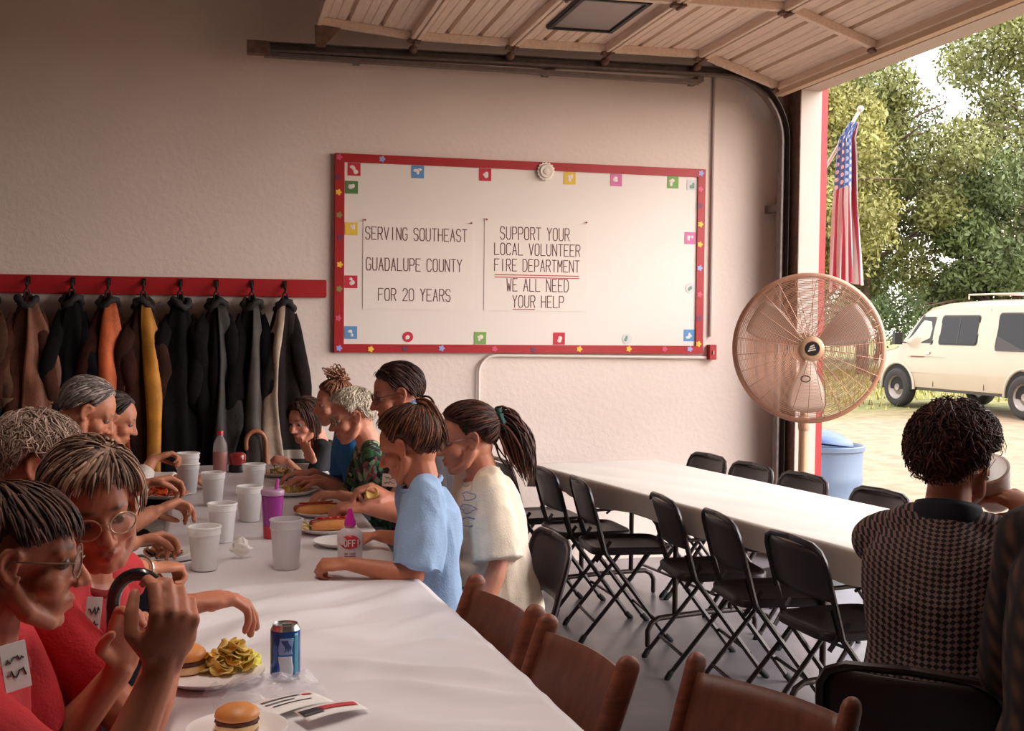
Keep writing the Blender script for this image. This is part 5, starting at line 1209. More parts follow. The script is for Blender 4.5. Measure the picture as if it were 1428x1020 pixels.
p8 = person('white-haired woman with glasses in a green floral blouse', (0.601,5.454,1.113), 186, 180, lean=20, pitch=16, hs=1.02, shw=.17,
    arms={'L': dict(w=(0.512,5.103,0.787), h=(0.433,5.123,0.799), n=(-.1, .2, -1), pole=(.5, -.4, -.8), curl=(.5, .55, .6, .65), thumb=.6), 'R': dict(w=(0.480,5.524,0.800), h=(0.409,5.542,0.786), n=(0, -.3, -1), pole=(.4, .4, -1), curl=(.5, .55, .6, .65))},
    skin='rosy', sc=(212, 144, 118), shirt=dict(mat=floral(), sleeve=.85, name='blouse', seed=9), hair=dict(style='fluffy', c0=(196, 180, 160), c1=(240, 228, 208), thick=.018, length=.06, nlock=300, seed=19, curl=.004), glasses=(170, 140, 110), vox=.006)
p9 = person('tall dark-haired man with glasses and a name tag on a dark shirt, looking down', (0.730,4.912,1.248), 181, 184, lean=8, pitch=14, hs=1.06, shw=.2, girth=1.05,
    arms={'L': dict(w=(0.558,4.526,0.832), h=(0.478,4.546,0.831), n=(-.2, .3, -1), pole=(.5, -.4, -.8), curl=(.6, .65, .7, .75), thumb=.6), 'R': dict(w=(0.665,4.573,0.855), h=(0.602,4.569,0.891), n=(0, .2, -1), pole=(.5, .5, -.8), curl=(.6, .7, .75, .8), thumb=.7)},
    skin='mid2', sc=(198, 128, 104), shirt=dict(c=(34, 22, 28), sleeve=.9, seed=11, collar=mat('dark_collar', (30, 20, 25), .8), polo=True), hair=dict(style='swept', c0=(36, 22, 20), c1=(86, 56, 48), thick=.013, length=.06, nlock=240, seed=21), glasses=(60, 44, 40), vox=.006)
name_tag(p9['shirt'], (0.654,4.578,0.928), (-.65, -.75, .1), (0, 0, 1), .07, .05)
p10 = person('girl in a light blue t-shirt with tied-up brown hair, her arm resting on the table', (0.602,3.805,1.147), 150, 182, lean=3, pitch=22, hs=.99, girth=.92, shw=.135,
    arms={'L': dict(w=(0.393,3.647,0.774), h=(0.320,3.666,0.777), n=(0, .4, -.9), pole=(.9, -.3, -.6), curl=(.85, .9, .95, 1.0), thumb=.7), 'R': dict(w=(0.549,4.114,0.764), h=(0.480,4.130,0.751), pole=(.5, .4, -1))},
    skin='tan2', sc=(198, 124, 94), nb_off=(-.006, 0, .014), shirt=dict(c=(150, 178, 214), sleeve=.92, loose=.030, inf=.018, wr=.020, seed=12, hem=True, collar=mat('pale_blue_rib', (140, 168, 206), .8)),
    hair=dict(style='back', line='low', c0=(40, 22, 18), c1=(128, 78, 52), thick=.022, length=.24, nlock=300, seed=23, tail=dict(at=(.12, -.62, .78), dir=(.15, -.9, .0), len=.17, n=40, r=.013, g=.7)), vox=.005, k=.88)
ob('scrunchie', MB().tube([p10['T'](Vector((.012, -.082, .098))+Vector((.028*cos(a), -.0+.016*sin(a), .026*sin(a)))) for a in [2*pi*j/20 for j in range(20)]], [.010+.003*sin(j*2.6) for j in range(20)], 8, closed=True), mat('pale_blue_ribbon', (150, 184, 226), .6), p10['body'])
p11 = person('young woman in a cream t-shirt with glasses and a long dark ponytail', (0.864,4.121,1.136), 181, 183, lean=8, girth=1.08, pitch=10, hs=1.04, shw=.165,
    arms={'L': dict(w=(0.855,3.853,0.539), h=(0.789,3.868,0.497), n=(-.4, .5, -.6), pole=(.9, -.2, -.4)), 'R': dict(w=(0.760,4.259,0.543), h=(0.696,4.274,0.516), pole=(.6, .5, -.8))},
    skin='rosy2', sc=(204, 136, 108), nb_off=(0, 0, .015), shirt=dict(c=(236, 218, 196), sleeve=.98, loose=.034, inf=.022, wr=.020, seed=14, hem=True, collar=mat('cream_rib', (226, 206, 184), .8)),
    hair=dict(style='back', c0=(36, 20, 18), c1=(104, 60, 46), thick=.016, length=.26, nlock=300, seed=25, tail=dict(at=(0, -.96, .12), dir=(0, -.8, -.1), len=.27, n=52, r=.024, g=.55)), glasses=(120, 90, 70), vox=.005, seatz=.57)
T = p11['T']; ob('scrunchie', MB().tube([T(Vector((0, -.124, .042))+Vector((.030*cos(a), -.004*sin(2*a), .034*sin(a)))) for a in [2*pi*j/24 for j in range(24)]], [.013+.004*sin(j*2.6) for j in range(24)], 8, closed=True), mat('dark_green_ribbon', (26, 70, 62), .6), p11['body'])
q = (0.827,3.926,0.908); mk = []
rr = random.Random(2)
for k_ in range(3):
    c = Vector(q)+Vector((.0, 0, .05-.045*k_)); w_ = .03+.012*k_
    ob('shirt_print', MB().tube([c+Vector((-.0+rr.uniform(-.012, .012), .0, 0))+Vector((w_*cos(a)*.5, -.004-.01*cos(a), .016*sin(a))) for a in [2*pi*j/16 for j in range(16)]], .0022, 5, closed=True), mat('faded_blue_print', (120, 120, 140), .8), p11['shirt'])
def wrapped(n, L, deg):
    """coordinates across the back and up it (over the shoulders too), in metres"""
    tc = n.new('ShaderNodeTexCoord'); sp = n.new('ShaderNodeSeparateXYZ'); L.new(tc.outputs['Object'], sp.inputs[0])
    def q(op, a, b):
        m = n.new('ShaderNodeMath'); m.operation = op
        for i, v in enumerate((a, b)):
            if isinstance(v, (int, float)): m.inputs[i].default_value = v
            else: L.new(v, m.inputs[i])
        return m.outputs[0]
    x, y = sp.outputs['X'], sp.outputs['Y']; c, s_ = cos(radians(deg)), sin(radians(deg))
    u = q('ADD', q('MULTIPLY', x, -s_), q('MULTIPLY', y, c)); r = q('SQRT', q('ADD', q('MULTIPLY', x, x), q('MULTIPLY', y, y)), 0)
    return u, q('SUBTRACT', sp.outputs['Z'], r), q
def checks():
    m = bpy.data.materials.new('checked_knit'); m.use_nodes = True; n = m.node_tree.nodes; L = m.node_tree.links; p = n['Principled BSDF']; p.inputs['Roughness'].default_value = .85
    u, z, q = wrapped(n, L, 48); cb = n.new('ShaderNodeCombineXYZ'); L.new(q('ADD', u, z), cb.inputs[0]); L.new(q('SUBTRACT', u, z), cb.inputs[1]); cb.inputs[2].default_value = .003
    v = n.new('ShaderNodeTexChecker'); v.inputs['Scale'].default_value = 62; L.new(cb.outputs[0], v.inputs['Vector']); v.inputs[1].default_value = (*lin((132, 104, 96)), 1); v.inputs[2].default_value = (*lin((30, 22, 28)), 1)
    L.new(v.outputs['Color'], p.inputs['Base Color']); return m
p12 = person('woman with short curly dark hair in a checked polo, drinking from a white cup', (1.769,2.558,1.224), 34, 48, lean=6, pitch=2, hs=1.02, shw=.185, girth=1.12,
    arms={'R': dict(w=(1.937,2.450,1.101), h=(1.897,2.523,1.134), n=(-.3, .7, .1), pole=(.2, -.6, -1), curl=(.45, .5, .55, .6), thumb=.55), 'L': dict(w=(2.18, 3.12, .80), h=(2.27, 3.16, .79), pole=(-.5, .4, -1))},
    skin='fair2', sc=(206, 142, 114), shirt=dict(mat=checks(), sleeve=1.2, inf=.016, wr=.010, seed=16, collar=mat('navy_collar', (22, 20, 34), .8), polo=True, name='polo_shirt'), hair=dict(style='fluffy', c0=(38, 20, 18), c1=(112, 66, 56), thick=.030, length=.07, nlock=420, seed=27, curl=.014), vox=.005, pants=(24, 20, 24), seatz=.57)
ob('earring', MB().ell(p12['T']((-.079, .0, -.040)), .006, None, 12, 8), mat('pearl', (240, 232, 222), .2), p12['body']); ob('earring', MB().ell(p12['T']((.079, .0, -.040)), .006, None, 12, 8), mat('pearl', (240, 232, 222), .2), p12['body'])
def plaid():
    m = bpy.data.materials.new('brown_plaid'); m.use_nodes = True; n = m.node_tree.nodes; L = m.node_tree.links; p = n['Principled BSDF']; p.inputs['Roughness'].default_value = .85
    u, z, q = wrapped(n, L, 14); cb = n.new('ShaderNodeCombineXYZ'); L.new(u, cb.inputs[0]); L.new(z, cb.inputs[2]); a = n.new('ShaderNodeTexWave'); a.bands_direction = 'X'; a.inputs['Scale'].default_value = 5; b = n.new('ShaderNodeTexWave'); b.bands_direction = 'Z'; b.inputs['Scale'].default_value = 5
    L.new(cb.outputs[0], a.inputs['Vector']); L.new(cb.outputs[0], b.inputs['Vector']); mt = n.new('ShaderNodeMath'); mt.operation = 'MULTIPLY'; L.new(a.outputs['Fac'], mt.inputs[0]); L.new(b.outputs['Fac'], mt.inputs[1])
    r = n.new('ShaderNodeValToRGB'); r.color_ramp.elements[0].color = (*lin((22, 16, 18)), 1); r.color_ramp.elements[1].color = (*lin((92, 60, 42)), 1); L.new(mt.outputs[0], r.inputs[0]); L.new(r.outputs[0], p.inputs['Base Color']); return m
p13 = person('person in a dark brown plaid shirt cut off by the right edge of the photo', (1.727,1.882,1.328), 18, 14, lean=8, pitch=8, hs=1.02, shw=.2, girth=1.1, skin='fair2', sc=(206, 142, 114),
    shirt=dict(mat=plaid(), sleeve=1.9, inf=.018, loose=.022, seed=18), hair=dict(style='swept', c0=(40, 26, 22), c1=(90, 62, 50), thick=.012, length=.06, nlock=120, seed=29), vox=.008, pants=(24, 20, 24))

# ================================================================== ON THE TABLES
TZ1, TZ2 = .7585, .7520         # top of the near cover and of the far cover
M_foam = mat('white_foam', (240, 234, 230), .6, var=.02, scale=40, bump=.1, bscale=300)
_pf = M_foam.node_tree.nodes['Principled BSDF']; _pf.inputs['Subsurface Weight'].default_value = .7; _pf.inputs['Subsurface Radius'].default_value = (.03, .028, .025); _pf.inputs['Subsurface Scale'].default_value = 1.0
def cup(x, y, z, label, group='white foam cups on the dining table', h=.140, r=.052, rb=.037, m=None, nm='foam_cup', tilt=None):
    t = thing(nm, label, 'cup', (x, y, z), group); M = tilt or Matrix.Identity(3); m = m or M_foam
    ob('cup_wall', MB().lathe([(0, 0), (rb, 0), (rb+.001, .004), (rb+(r-rb)*.80, h*.80), (rb+(r-rb)*.80+.003, h*.81), (r-.001, h-.008), (r+.0025, h-.006), (r+.003, h-.002), (r, h), (r-.004, h-.001), (rb+(r-rb)*.78-.003, h*.78), (rb-.003, .006), (0, .006)], (x, y, z), 36, M), m, t, smooth=50)
    return t
def at_(p): return p[0], p[1]
q = (-0.134,5.584,0.750); cup(q[0], q[1], TZ2, 'white foam cup under another cup, at the coat end near the striped sleeve'); cup(q[0], q[1], TZ2+.048, 'white foam cup nested on top of the cup at the coat end')
q = (-0.021,5.239,0.750); cup(q[0], q[1], TZ2, 'white foam cup standing alone between the cup stack and the tall cup pair')
q = (0.015,4.349,0.750); cup(q[0], q[1], TZ2, 'white foam cup behind the front cup, left of the crumpled napkin')
q = (-0.042,3.870,0.750); cup(q[0], q[1], TZ2, 'nearest white foam cup, beside the fist with a bracelet')
q = (0.122,4.782,0.750); cup(q[0], q[1], TZ2, 'white foam cup left of the purple tumbler')
q = (0.160,5.509,0.750); cup(q[0], q[1], TZ2, 'white foam cup farther back, seen above the cup by the purple tumbler')
M_clear = mat('frosted_clear_plastic', (236, 232, 234), .3, alpha=.55, spec=.5)
q = (0.214,3.842,0.750); ct = cup(q[0], q[1], TZ2, 'tall frosted clear plastic cup in front of the purple tumbler', None, .160, .052, .040, M_clear, 'clear_cup')
# purple tumbler
q = (0.194,4.387,0.750); x, y = at_(q); t = thing('tumbler', 'tall purple drink tumbler with a red base and a pink spout', 'tumbler', (x, y, TZ2))
ob('cup_body', MB().lathe([(.034, .048), (.0345, .048), (.040, .155), (.036, .157), (0, .157)], (x, y, TZ2), 32), mat('purple_plastic', (160, 52, 150), .25, coat=.3), t, smooth=50)
ob('red_base', MB().lathe([(0, 0), (.031, 0), (.033, .004), (.0345, .047), (0, .047)], (x, y, TZ2), 32), mat('red_plastic', (200, 36, 52), .25, coat=.3), t, smooth=50)
ob('lid', MB().lathe([(0, .158), (.041, .158), (.043, .164), (.043, .174), (.040, .178), (0, .178)], (x, y, TZ2), 32), mat('pale_pink_lid', (214, 170, 204), .3, alpha=.85), t, smooth=50)
ob('spout', MB().tube([(x+.014, y, TZ2+.176), (x+.016, y, TZ2+.20), (x+.018, y-.002, TZ2+.216)], [.008, .0065, .006], 12), mat('pink_spout', (200, 90, 180), .3), t, smooth=50)
# crumpled napkin
q = (0.075,4.034,0.750); x, y = at_(q); rr = random.Random(4)
nb_ = MB(); nb_.grid(lambda u, v: (x+.030*cos(2*pi*u)*sin(pi*(.08+.9*v))*(1+.25*nz((cos(6.28*u)*2, sin(6.28*u)*2, v*4)))*(1.25 if v > .5 else .9), y+.026*sin(2*pi*u)*sin(pi*(.08+.9*v))*(1+.3*nz((cos(6.28*u)*3, sin(6.28*u)*3, v*5+3))), TZ2+.001+.070*(1-v)*(1+.12*nz((u*7, v*7, 2)))), 20, 14, closed_u=True)
tag(ob('napkin', nb_, mat('white_tissue', (244, 238, 232), .9), smooth=25), 'crumpled white paper napkin standing beside the foam cups', 'napkin')
# lotion bottle
q = (0.423,3.882,0.750); x, y = at_(q); t = thing('lotion_bottle', 'white squat lotion bottle with a magenta cone cap and a red oval label', 'bottle', (x, y, TZ2))
M_wp = mat('milky_plastic', (232, 214, 216), .35, alpha=.95)
def ovl(prof, nm, m, sy=.62):
    V = []; F = []; n = 36
    for r, z in prof:
        for j in range(n): a = 2*pi*j/n; V.append((x+r*cos(a), y+r*sy*sin(a), TZ2+z))
    for i in range(len(prof)-1):
        for j in range(n): F.append((i*n+j, i*n+(j+1) % n, (i+1)*n+(j+1) % n, (i+1)*n+j))
    F += [tuple(range(n))[::-1], tuple((len(prof)-1)*n+j for j in range(n))]
    return ob(nm, MB().add(V, F), m, t, smooth=50)
ovl([(.036, 0), (.040, .004), (.041, .05), (.043, .085), (.040, .102), (.028, .114), (.016, .120), (.015, .126)], 'bottle_body', M_wp)
ob('cap', MB().lathe([(.0, .124), (.019, .124), (.019, .138), (.014, .150), (.008, .172), (.006, .180), (0, .181)], (x, y, TZ2), 24), mat('magenta_plastic', (222, 40, 170), .3, coat=.3), t, smooth=50)
va = atan2(-y, -x); fn_ = Vector((-.10, -.995, 0)).normalized(); ru = Vector((-fn_.y, fn_.x, 0))
def lab(u, z, o=.0012): 
    ex = u; k = sqrt(max(.05, 1-(ex/.0425)**2)); return Vector((x, y, TZ2+z))+ru*ex+fn_*(.0425*.62*k+o)
pts = [(.033*cos(a), .070+.026*sin(a)*(1.0 if sin(a) > 0 else .75)) for a in [2*pi*k/32 for k in range(32)]]
lb_ = MB(); lb_.add([lab(0, .070)]+[lab(u*.5, .070+(z-.070)*.5) for u, z in pts]+[lab(u, z) for u, z in pts], [(0, 1+k, 1+(k+1) % 32) for k in range(32)]+[(1+k, 33+k, 33+(k+1) % 32, 1+(k+1) % 32) for k in range(32)])
lo = ob('label', lb_, mat('red_label', (214, 58, 66), .4), t, smooth=180, solid=.0006)
px_ = -.0245
for ch in 'OFF!':
    k_ = MB(); strokes(k_, ch, lab(px_+.0099, .060, .0042)-ru*.0044, ru, Vector((0, 0, 1)), .0088, .020, .012, .0034, fn_, .0008); ob('letter', k_, mat('white_print', (245, 238, 234), .5), lo, smooth=0); px_ += .0135
pk = MB()
for z in (.034, .026, .018): pk.bar(lab(-.018, z, .001), lab(.018, z, .001), .004, .0008, fn_)
ob('fine_print', pk, mat('grey_print', (150, 110, 116), .5), t, smooth=0)
# soda can
q = (0.145,2.628,0.755); x, y = at_(q); t = thing('soda_can', 'blue aluminium soda can with white and teal markings on the near cover', 'can', (x, y, TZ1))
ob('can_body', MB().lathe([(0, .006), (.022, .004), (.025, 0), (.027, .002), (.033, .012), (.033, .108), (.0325, .110)], (x, y, TZ1), 48), mat('blue_can_paint', (38, 84, 156), .28, .55, coat=.3), t, smooth=40)
ob('can_top', MB().lathe([(.0325, .110), (.028, .119), (.0275, .122), (.026, .1225), (.025, .119), (0, .119)], (x, y, TZ1), 48), mat('bare_aluminium', (196, 196, 196), .25, .9), t, smooth=40)
ob('pull_tab', MB().box((x+.004, y, TZ1+.1212), (.022, .013, .0015)), mat('bare_aluminium', (196, 196, 196), .25, .9), t, smooth=0, bevel=.0005)
vd = Vector((-x, -y, 0)).normalized(); va = atan2(vd.y, vd.x)
def onc(a, z, o=.0333): return (x+o*cos(va+a), y+o*sin(va+a), TZ1+z)
def cpatch(nm, a0, a1, z0, z1, m, wob=0.):
    ob(nm, MB().grid(lambda u, v: onc(a0+(a1-a0)*u+wob*sin(v*5), z0+(z1-z0)*v), 10, 10), m, t, smooth=180, solid=.0003)
cpatch('teal_stripe', .62, .95, .016, .106, mat('teal_print', (72, 164, 190), .3)); cpatch('white_panel', -.42, .50, .014, .056, mat('white_can_print', (206, 214, 226), .3), .05); cpatch('pale_band', -.42, .5, .060, .096, mat('pale_blue_print', (128, 156, 204), .3), -.06)
cpatch('dark_emblem', -.14, .30, .066, .092, mat('navy_print', (24, 44, 116), .3), .12)
# plates and food
M_plate = mat('white_foam_plate', (238, 232, 230), .5)
def plate(x, y, z, r, label, group='white plates of food on the dining table'):
    t = thing('plate', label, 'plate', (x, y, z), group)
    ob('dish', MB().lathe([(0, 0), (r*.68, 0), (r*.74, .003), (r*.97, .017), (r, .018), (r, .020), (r*.96, .0195), (r*.72, .006), (r*.66, .0035), (0, .0035)], (x, y, z), 48), M_plate, t, smooth=50); return t
def bun(x, y, z, r, h, label, rz=0, filling=True):
    t = thing('burger', label, 'burger', (x, y, z))
    M = rm('Z', rz); mb_ = mat('bun_crust', (214, 140, 76), .45, var=.12, scale=30)
    ob('bottom_bun', MB().lathe([(0, 0), (r*.9, 0), (r, h*.12), (r*.96, h*.3), (0, h*.3)], (x, y, z), 28), mat('bun_crumb', (236, 204, 156), .7, var=.08, scale=60), t, smooth=50)
    g = MB().grid(lambda u, v: (x+r*(1.0-.5*v)*cos(6.283*u)*(1+.05*sin(9*6.283*u)), y+r*(1.0-.5*v)*sin(6.283*u)*(1+.05*sin(7*6.283*u)), z+h*(.31+.16*v)), 40, 1, closed_u=True)
    g.lathe([(0, h*.30), (r*.98, h*.31), (r*1.0, h*.40), (r*.97, h*.48), (0, h*.49)], (x, y, z), 28)
    ob('filling', g, mat('grilled_meat', (92, 50, 38), .7, var=.3, scale=80), t, smooth=50)
    ob('top_bun', MB().lathe([(0, h*.5), (r*.97, h*.5), (r*1.02, h*.58), (r*.95, h*.78), (r*.7, h*.94), (r*.35, h*1.02), (0, h*1.04)], (x, y, z), 32), mb_, t, smooth=60); return t
def chips(x, y, z, r, n, c, label, seed, hgt=.045, cat='chips', s=.021):
    rr = random.Random(seed); mb = MB(); cols = [lin(c), lin(tuple(min(255, int(v*1.15)) for v in c)), lin(tuple(int(v*.85) for v in c))]
    for k in range(n):
        a = rr.uniform(0, 6.283); d = r*sqrt(rr.random()); hh = hgt*(1-(d/r)**2); c0 = Vector((x+d*cos(a), y+d*sin(a)*.8, z+.012+hh*rr.random()))
        R = Matrix.Rotation(rr.uniform(0, 6.28), 3, 'Z') @ Matrix.Rotation(rr.uniform(-.8, .8), 3, 'X') @ Matrix.Rotation(rr.uniform(-.8, .8), 3, 'Y'); ss = s*rr.uniform(.7, 1.15); o = len(mb.V)
        V = []; 
        for i in range(5):
            for j in range(5):
                u, v = (i/4-.5)*2, (j/4-.5)*2; q_ = u*sqrt(1-v*v/2), v*sqrt(1-u*u/2); V.append(c0+R @ Vector((q_[0]*ss, q_[1]*ss*.8, .006*(q_[0]**2)-.003+.002*sin(q_[1]*4))))
        F = [(i*5+j, i*5+j+1, (i+1)*5+j+1, (i+1)*5+j) for i in range(4) for j in range(4)]; mb.add(V, F, rr.choice(cols))
    o = ob(cat.replace(' ', '_'), mb, mat('chip_'+'_'.join(map(str, c)), c, .5, attr=True, var=.15, scale=50), smooth=180, colors=True, solid=.0012); return tag(o, label, cat, kind='stuff')
q = (-0.016,2.652,0.755); x, y = at_(q); plate(x, y, TZ1, .118, 'white plate with a burger and yellow chips, left of the blue can')
q = (-0.071,2.690,0.755); bun(q[0]+.0, q[1]+.02, TZ1+.006, .046, .058, 'half-hidden burger bun on the plate beside the yellow chips')
q = (0.029,2.696,0.755); chips(q[0], q[1]+.01, TZ1+.004, .062, 60, (255, 218, 120), 'pile of yellow crinkled chips on the plate left of the blue can', 3, .058)
q = (0.036,2.322,0.755); x, y = at_(q); plate(x, y-.05, TZ1, .095, 'white plate with a bun at the very bottom edge of the photo'); bun(x, y-.02, TZ1+.006, .042, .046, 'golden bun at the very bottom edge of the photo, below the booklet')
q = (0.422,4.106,0.750); x, y = at_(q); plate(x+.01, y+.09, TZ2, .105, 'white plate with red sauce, behind the white lotion bottle')
def hotdog(x, y, z, a, label, L=.15, sauce=True):
    t = thing('hot_dog', label, 'hot dog', (x, y, z)); d = Vector((cos(a), sin(a), 0)); p = Vector((-sin(a), cos(a), 0)); c = Vector((x, y, z)); mb_ = mat('bun_crust', (214, 140, 76), .45, var=.12, scale=30)
    for s in (-1, 1): ob('bun_half', MB().tube([c+p*s*.016+d*L*k+Vector((0, 0, .020)) for k in (-.45, -.3, 0, .3, .45)], [.015, .019, .020, .019, .015], 12, rnd=True, flat=(.9, 1)), mb_, t, smooth=180)
    sg = ob('sausage', MB().tube([c+d*L*k+Vector((0, 0, .034-.02*abs(k)**2)) for k in (-.5, -.25, 0, .25, .5)], .0125, 12, rnd=True), mat('sausage_skin', (150, 62, 40), .3), t, smooth=180)
    ob('sauce', MB().tube([c+d*L*(-.42+.84*k/16)+p*.006*sin(k*1.7)+Vector((0, 0, .047)) for k in range(17)], .004, 6, rnd=True), mat('red_sauce', (176, 40, 28), .3), t, smooth=180)
q = (0.399,4.484,0.750); x, y = at_(q); plate(x, y, TZ2, .115, 'white plate with a hot dog and chips, behind the sauce plate'); hotdog(x+.02, y, TZ2+.005, radians(10), 'red hot dog with sauce on the plate behind the lotion bottle')
q = (0.338,4.495,0.750); chips(q[0]-.02, q[1]-.02, TZ2+.004, .035, 14, (230, 210, 150), 'few pale chips beside the red hot dog', 5, .02)
q = (0.412,4.870,0.750); x, y = at_(q); plate(x, y, TZ2, .115, 'white plate with a long bun in front of the man with the dark shirt'); hotdog(x-.02, y, TZ2+.005, radians(15), 'long plain hot dog bun on the plate by the man in the dark shirt', .17)
q = (0.302,5.507,0.750); x, y = at_(q); plate(x+.02, y-.02, TZ2, .115, 'white plate of yellow food in front of the floral blouse'); chips(x+.02, y-.02, TZ2+.004, .06, 30, (206, 170, 96), 'yellow food heaped on the plate in front of the floral blouse', 6, .02, 'food')
q = (0.315,6.149,0.750); x, y = at_(q); plate(x, y, TZ2, .115, 'white plate of food at the far end by the dark-haired girl'); chips(x, y, TZ2+.004, .07, 36, (214, 186, 140), 'pale food on the far plate by the dark-haired girl', 7, .03, 'food')
q = (-0.244,5.491,0.750); x, y = at_(q); plate(x+.01, y, TZ2, .12, 'white plate heaped with orange-red food in front of the grey-haired man'); chips(x+.01, y, TZ2+.004, .08, 60, (214, 96, 40), 'orange-red food heaped on the plate of the grey-haired man', 8, .06, 'food')
q = (-0.229,4.070,0.750); x, y = at_(q); plate(x+.02, y, TZ2, .12, 'white plate by the fist with the bracelet, mostly bare'); chips(x+.05, y+.02, TZ2+.004, .05, 22, (150, 96, 58), 'brown food scraps on the plate by the fist with the bracelet', 9, .02, 'food')
q = (-0.351,5.445,0.750)
fk = MB(); a, b = Vector(((-0.151,3.909,0.765))), Vector(((-0.082,3.965,0.765))); fk.tube([a, b], .003, 6); tag(ob('fork', fk.bar(b, b+(b-a)*.35, .016, .002), mat('dark_cutlery', (60, 52, 50), .3, .4), smooth=0), 'dark fork lying across the plate by the nearest foam cup', 'fork')
# red drink bottle and red jar
q = (0.011,6.346,0.750); x, y = at_(q); t = thing('drink_bottle', 'clear bottle half full of red drink with a red cap at the far end', 'bottle', (x, y, TZ2))
bo = ob('bottle_wall', MB().lathe([(0, 0), (.034, 0), (.037, .006), (.036, .05), (.038, .06), (.038, .11), (.035, .118), (.037, .126), (.032, .155), (.018, .182), (.0135, .190), (.0135, .20)], (x, y, TZ2), 32), mat('clear_bottle', (200, 190, 186), .12, alpha=.35, spec=.6), t, smooth=50)
ob('red_drink', MB().lathe([(0, .002), (.033, .002), (.035, .01), (.035, .108), (0, .108)], (x, y, TZ2), 32), mat('red_drink', (186, 44, 44), .2), bo, smooth=50)
ob('cap', MB().lathe([(0, .196), (.0165, .196), (.0165, .214), (.015, .217), (0, .217)], (x, y, TZ2), 24), mat('red_plastic', (200, 36, 52), .25), t, smooth=50)
q = (0.084,6.364,0.750); x, y = at_(q); x += .015; t = thing('jar', 'squat jar of red sauce with a dark base beside the red drink bottle', 'jar', (x, y, TZ2))
ob('jar_body', MB().lathe([(.040, .036), (.044, .045), (.045, .085), (.036, .096), (.03, .10), (0, .10)], (x, y, TZ2), 28), mat('red_sauce_jar', (150, 44, 40), .2, coat=.4), t, smooth=50)
ob('dark_base', MB().lathe([(0, 0), (.046, 0), (.046, .030), (.040, .036), (0, .036)], (x, y, TZ2), 28), mat('dark_plastic', (26, 22, 24), .4), t, smooth=50)
# cup held by the drinking woman, chip held by the man
w12 = p12['wr']['R']
q = Vector((1.892,2.576,1.151)); zc = Vector((-.52, -.38, .76)).normalized(); xc = zc.orthogonal().normalized(); M = Matrix((xc, zc.cross(xc), zc)).transposed(); q = q-zc*.06; cup(q.x, q.y, q.z, 'white foam cup tilted in the hand of the woman drinking', None, .125, .050, .036, None, 'foam_cup', M)
q = Vector((0.577,4.524,0.887)); tag(ob('chip', MB().grid(lambda u, v: tuple(q+Vector(((u-.5)*.05*sqrt(1-(2*v-1)**2/2), .008*sin(u*3), (v-.5)*.05*sqrt(1-(2*u-1)**2/2)))), 8, 8), mat('chip_yellow', (226, 186, 96), .5), smooth=180, solid=.002), 'round yellow chip in the hand of the man in the dark shirt', 'chip')
# canes
def cane(foot, base, r, d, m, label, rt=.0125):
    t = thing('cane', label, 'cane', foot); F0, B = Vector(foot), Vector(base); d = unit(d); up = (B-F0).normalized()
    pts = [F0, F0.lerp(B, .5), B]+[B+d*r*(1-cos(a))+up*r*1.25*sin(a) for a in [pi*k/14 for k in range(1, 15)]]+[B+d*2*r-up*.03]
    ob('shaft', MB().tube(pts, rt, 12, rnd=True), m, t, smooth=180); ob('ferrule', MB().lathe([(0, 0), (.017, 0), (.016, .03), (rt, .045), (0, .045)], foot, 16), M_rub, t); return t
b = (-0.192,2.317,1.010); cane((b[0]+.02, b[1]-.03, 0.0), b, .047, (1, -.12, 0), mat('black_lacquer', (30, 28, 32), .22, coat=.5), 'black hooked walking cane beside the raised hands of the boy')
b = (0.274,7.072,0.827); cane((b[0]+.02, b[1]+.03, 0.0), b, .058, (-1, -.1, 0), mat('tan_wood_cane', (140, 84, 56), .4), 'brown hooked walking cane at the far end of the dining table', .014)
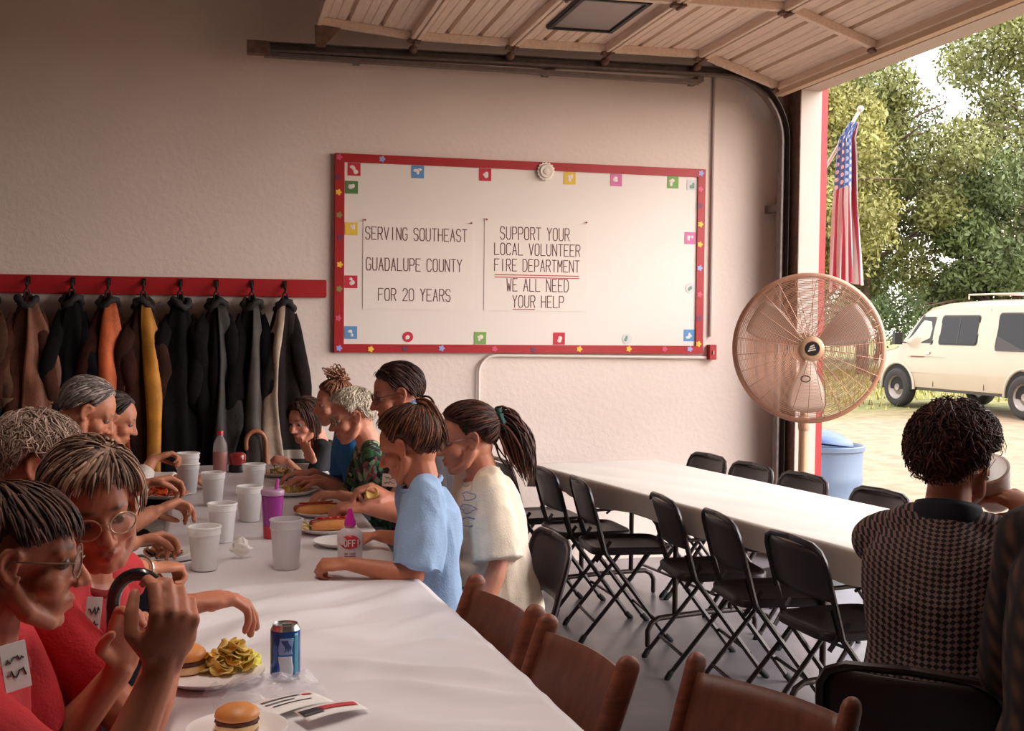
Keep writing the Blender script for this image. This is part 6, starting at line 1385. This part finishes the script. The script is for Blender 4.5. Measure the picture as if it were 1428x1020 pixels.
# leaflets and clear wrap on the near cover
def leaflet(c, a, w, h, label, m, strips, z):
    t = thing('leaflet', label, 'leaflet', (c[0], c[1], z), 'leaflets on the near table cover'); R = rm('Z', a)
    ob('sheet', MB().grid(lambda u, v: tuple(Vector((c[0], c[1], z+.004+.006*sin(u*3.1)*(1-.3*v)))+R @ Vector(((u-.5)*w, (v-.5)*h, 0))), 12, 4), m, t, smooth=180, solid=.001)
    for nm, u0, u1, v0, v1, mm in strips:
        ob(nm, MB().grid(lambda u, v: tuple(Vector((c[0], c[1], z+.0056+.006*sin((u0+(u1-u0)*u)*3.1)*(1-.3*v)))+R @ Vector(((u0+(u1-u0)*u-.5)*w, (v0+(v1-v0)*v-.5)*h, 0))), 10, 2), mm, t, smooth=180, solid=.0004)
M_lf = mat('white_leaflet', (238, 232, 228), .5); M_r = mat('red_print', (196, 60, 70), .5); M_g = mat('grey_print_dark', (126, 118, 124), .5); M_bk = mat('black_print', (52, 44, 50), .5)
q = (0.144,2.423,0.757); leaflet(q, radians(28), .15, .10, 'white folded leaflet with grey lettering beside the blue can', M_lf, [('text_line', .15, .75, .72, .80, M_g), ('text_line', .15, .6, .55, .62, M_g), ('red_heading', .78, .92, .68, .78, M_r), ('text_line', .2, .8, .38, .44, M_bk)], TZ1+.004)
q = (0.219,2.335,0.757); leaflet(q, radians(20), .13, .07, 'white leaflet with a red band and dark picture at the bottom edge', M_lf, [('red_band', .35, .95, .45, .80, M_r), ('dark_picture', .02, .34, .3, .8, M_bk)], TZ1+.013)
M_film = mat('clear_film', (235, 232, 238), .12, alpha=.22, spec=.8)
q = (0.097,2.509,0.757)
def film(u, v):
    X, Y = (u-.5)*.24, (v-.5)*.13; R = rm('Z', radians(14)) @ Vector((X, Y, 0)); h = .012+.022*abs(nz((u*5, v*4, 1)))*2+.014*abs(nz((u*13, v*11, 3)))
    e = min(u, 1-u, v, 1-v)*6; return (q[0]+R.x+.015*nz((v*5, 1, 1)), q[1]+R.y+.015*nz((u*5, 2, 2)), TZ1+.004+h*min(1, e+.15))
tag(ob('plastic_wrap', MB().grid(film, 40, 26), M_film, smooth=40), 'crumpled clear plastic wrap lying in front of the plate and blue can', 'plastic wrap')
# chairs under the seated people that show
place_chair(p11['pel'].x-.0, p11['pel'].y+.0, 183, 'dark metal folding chair the ponytailed woman in cream sits on', 'chairs people sit on')
place_chair(p12['pel'].x-.05, p12['pel'].y-.0, 50, 'dark metal folding chair under the woman in the checked polo', 'chairs people sit on')
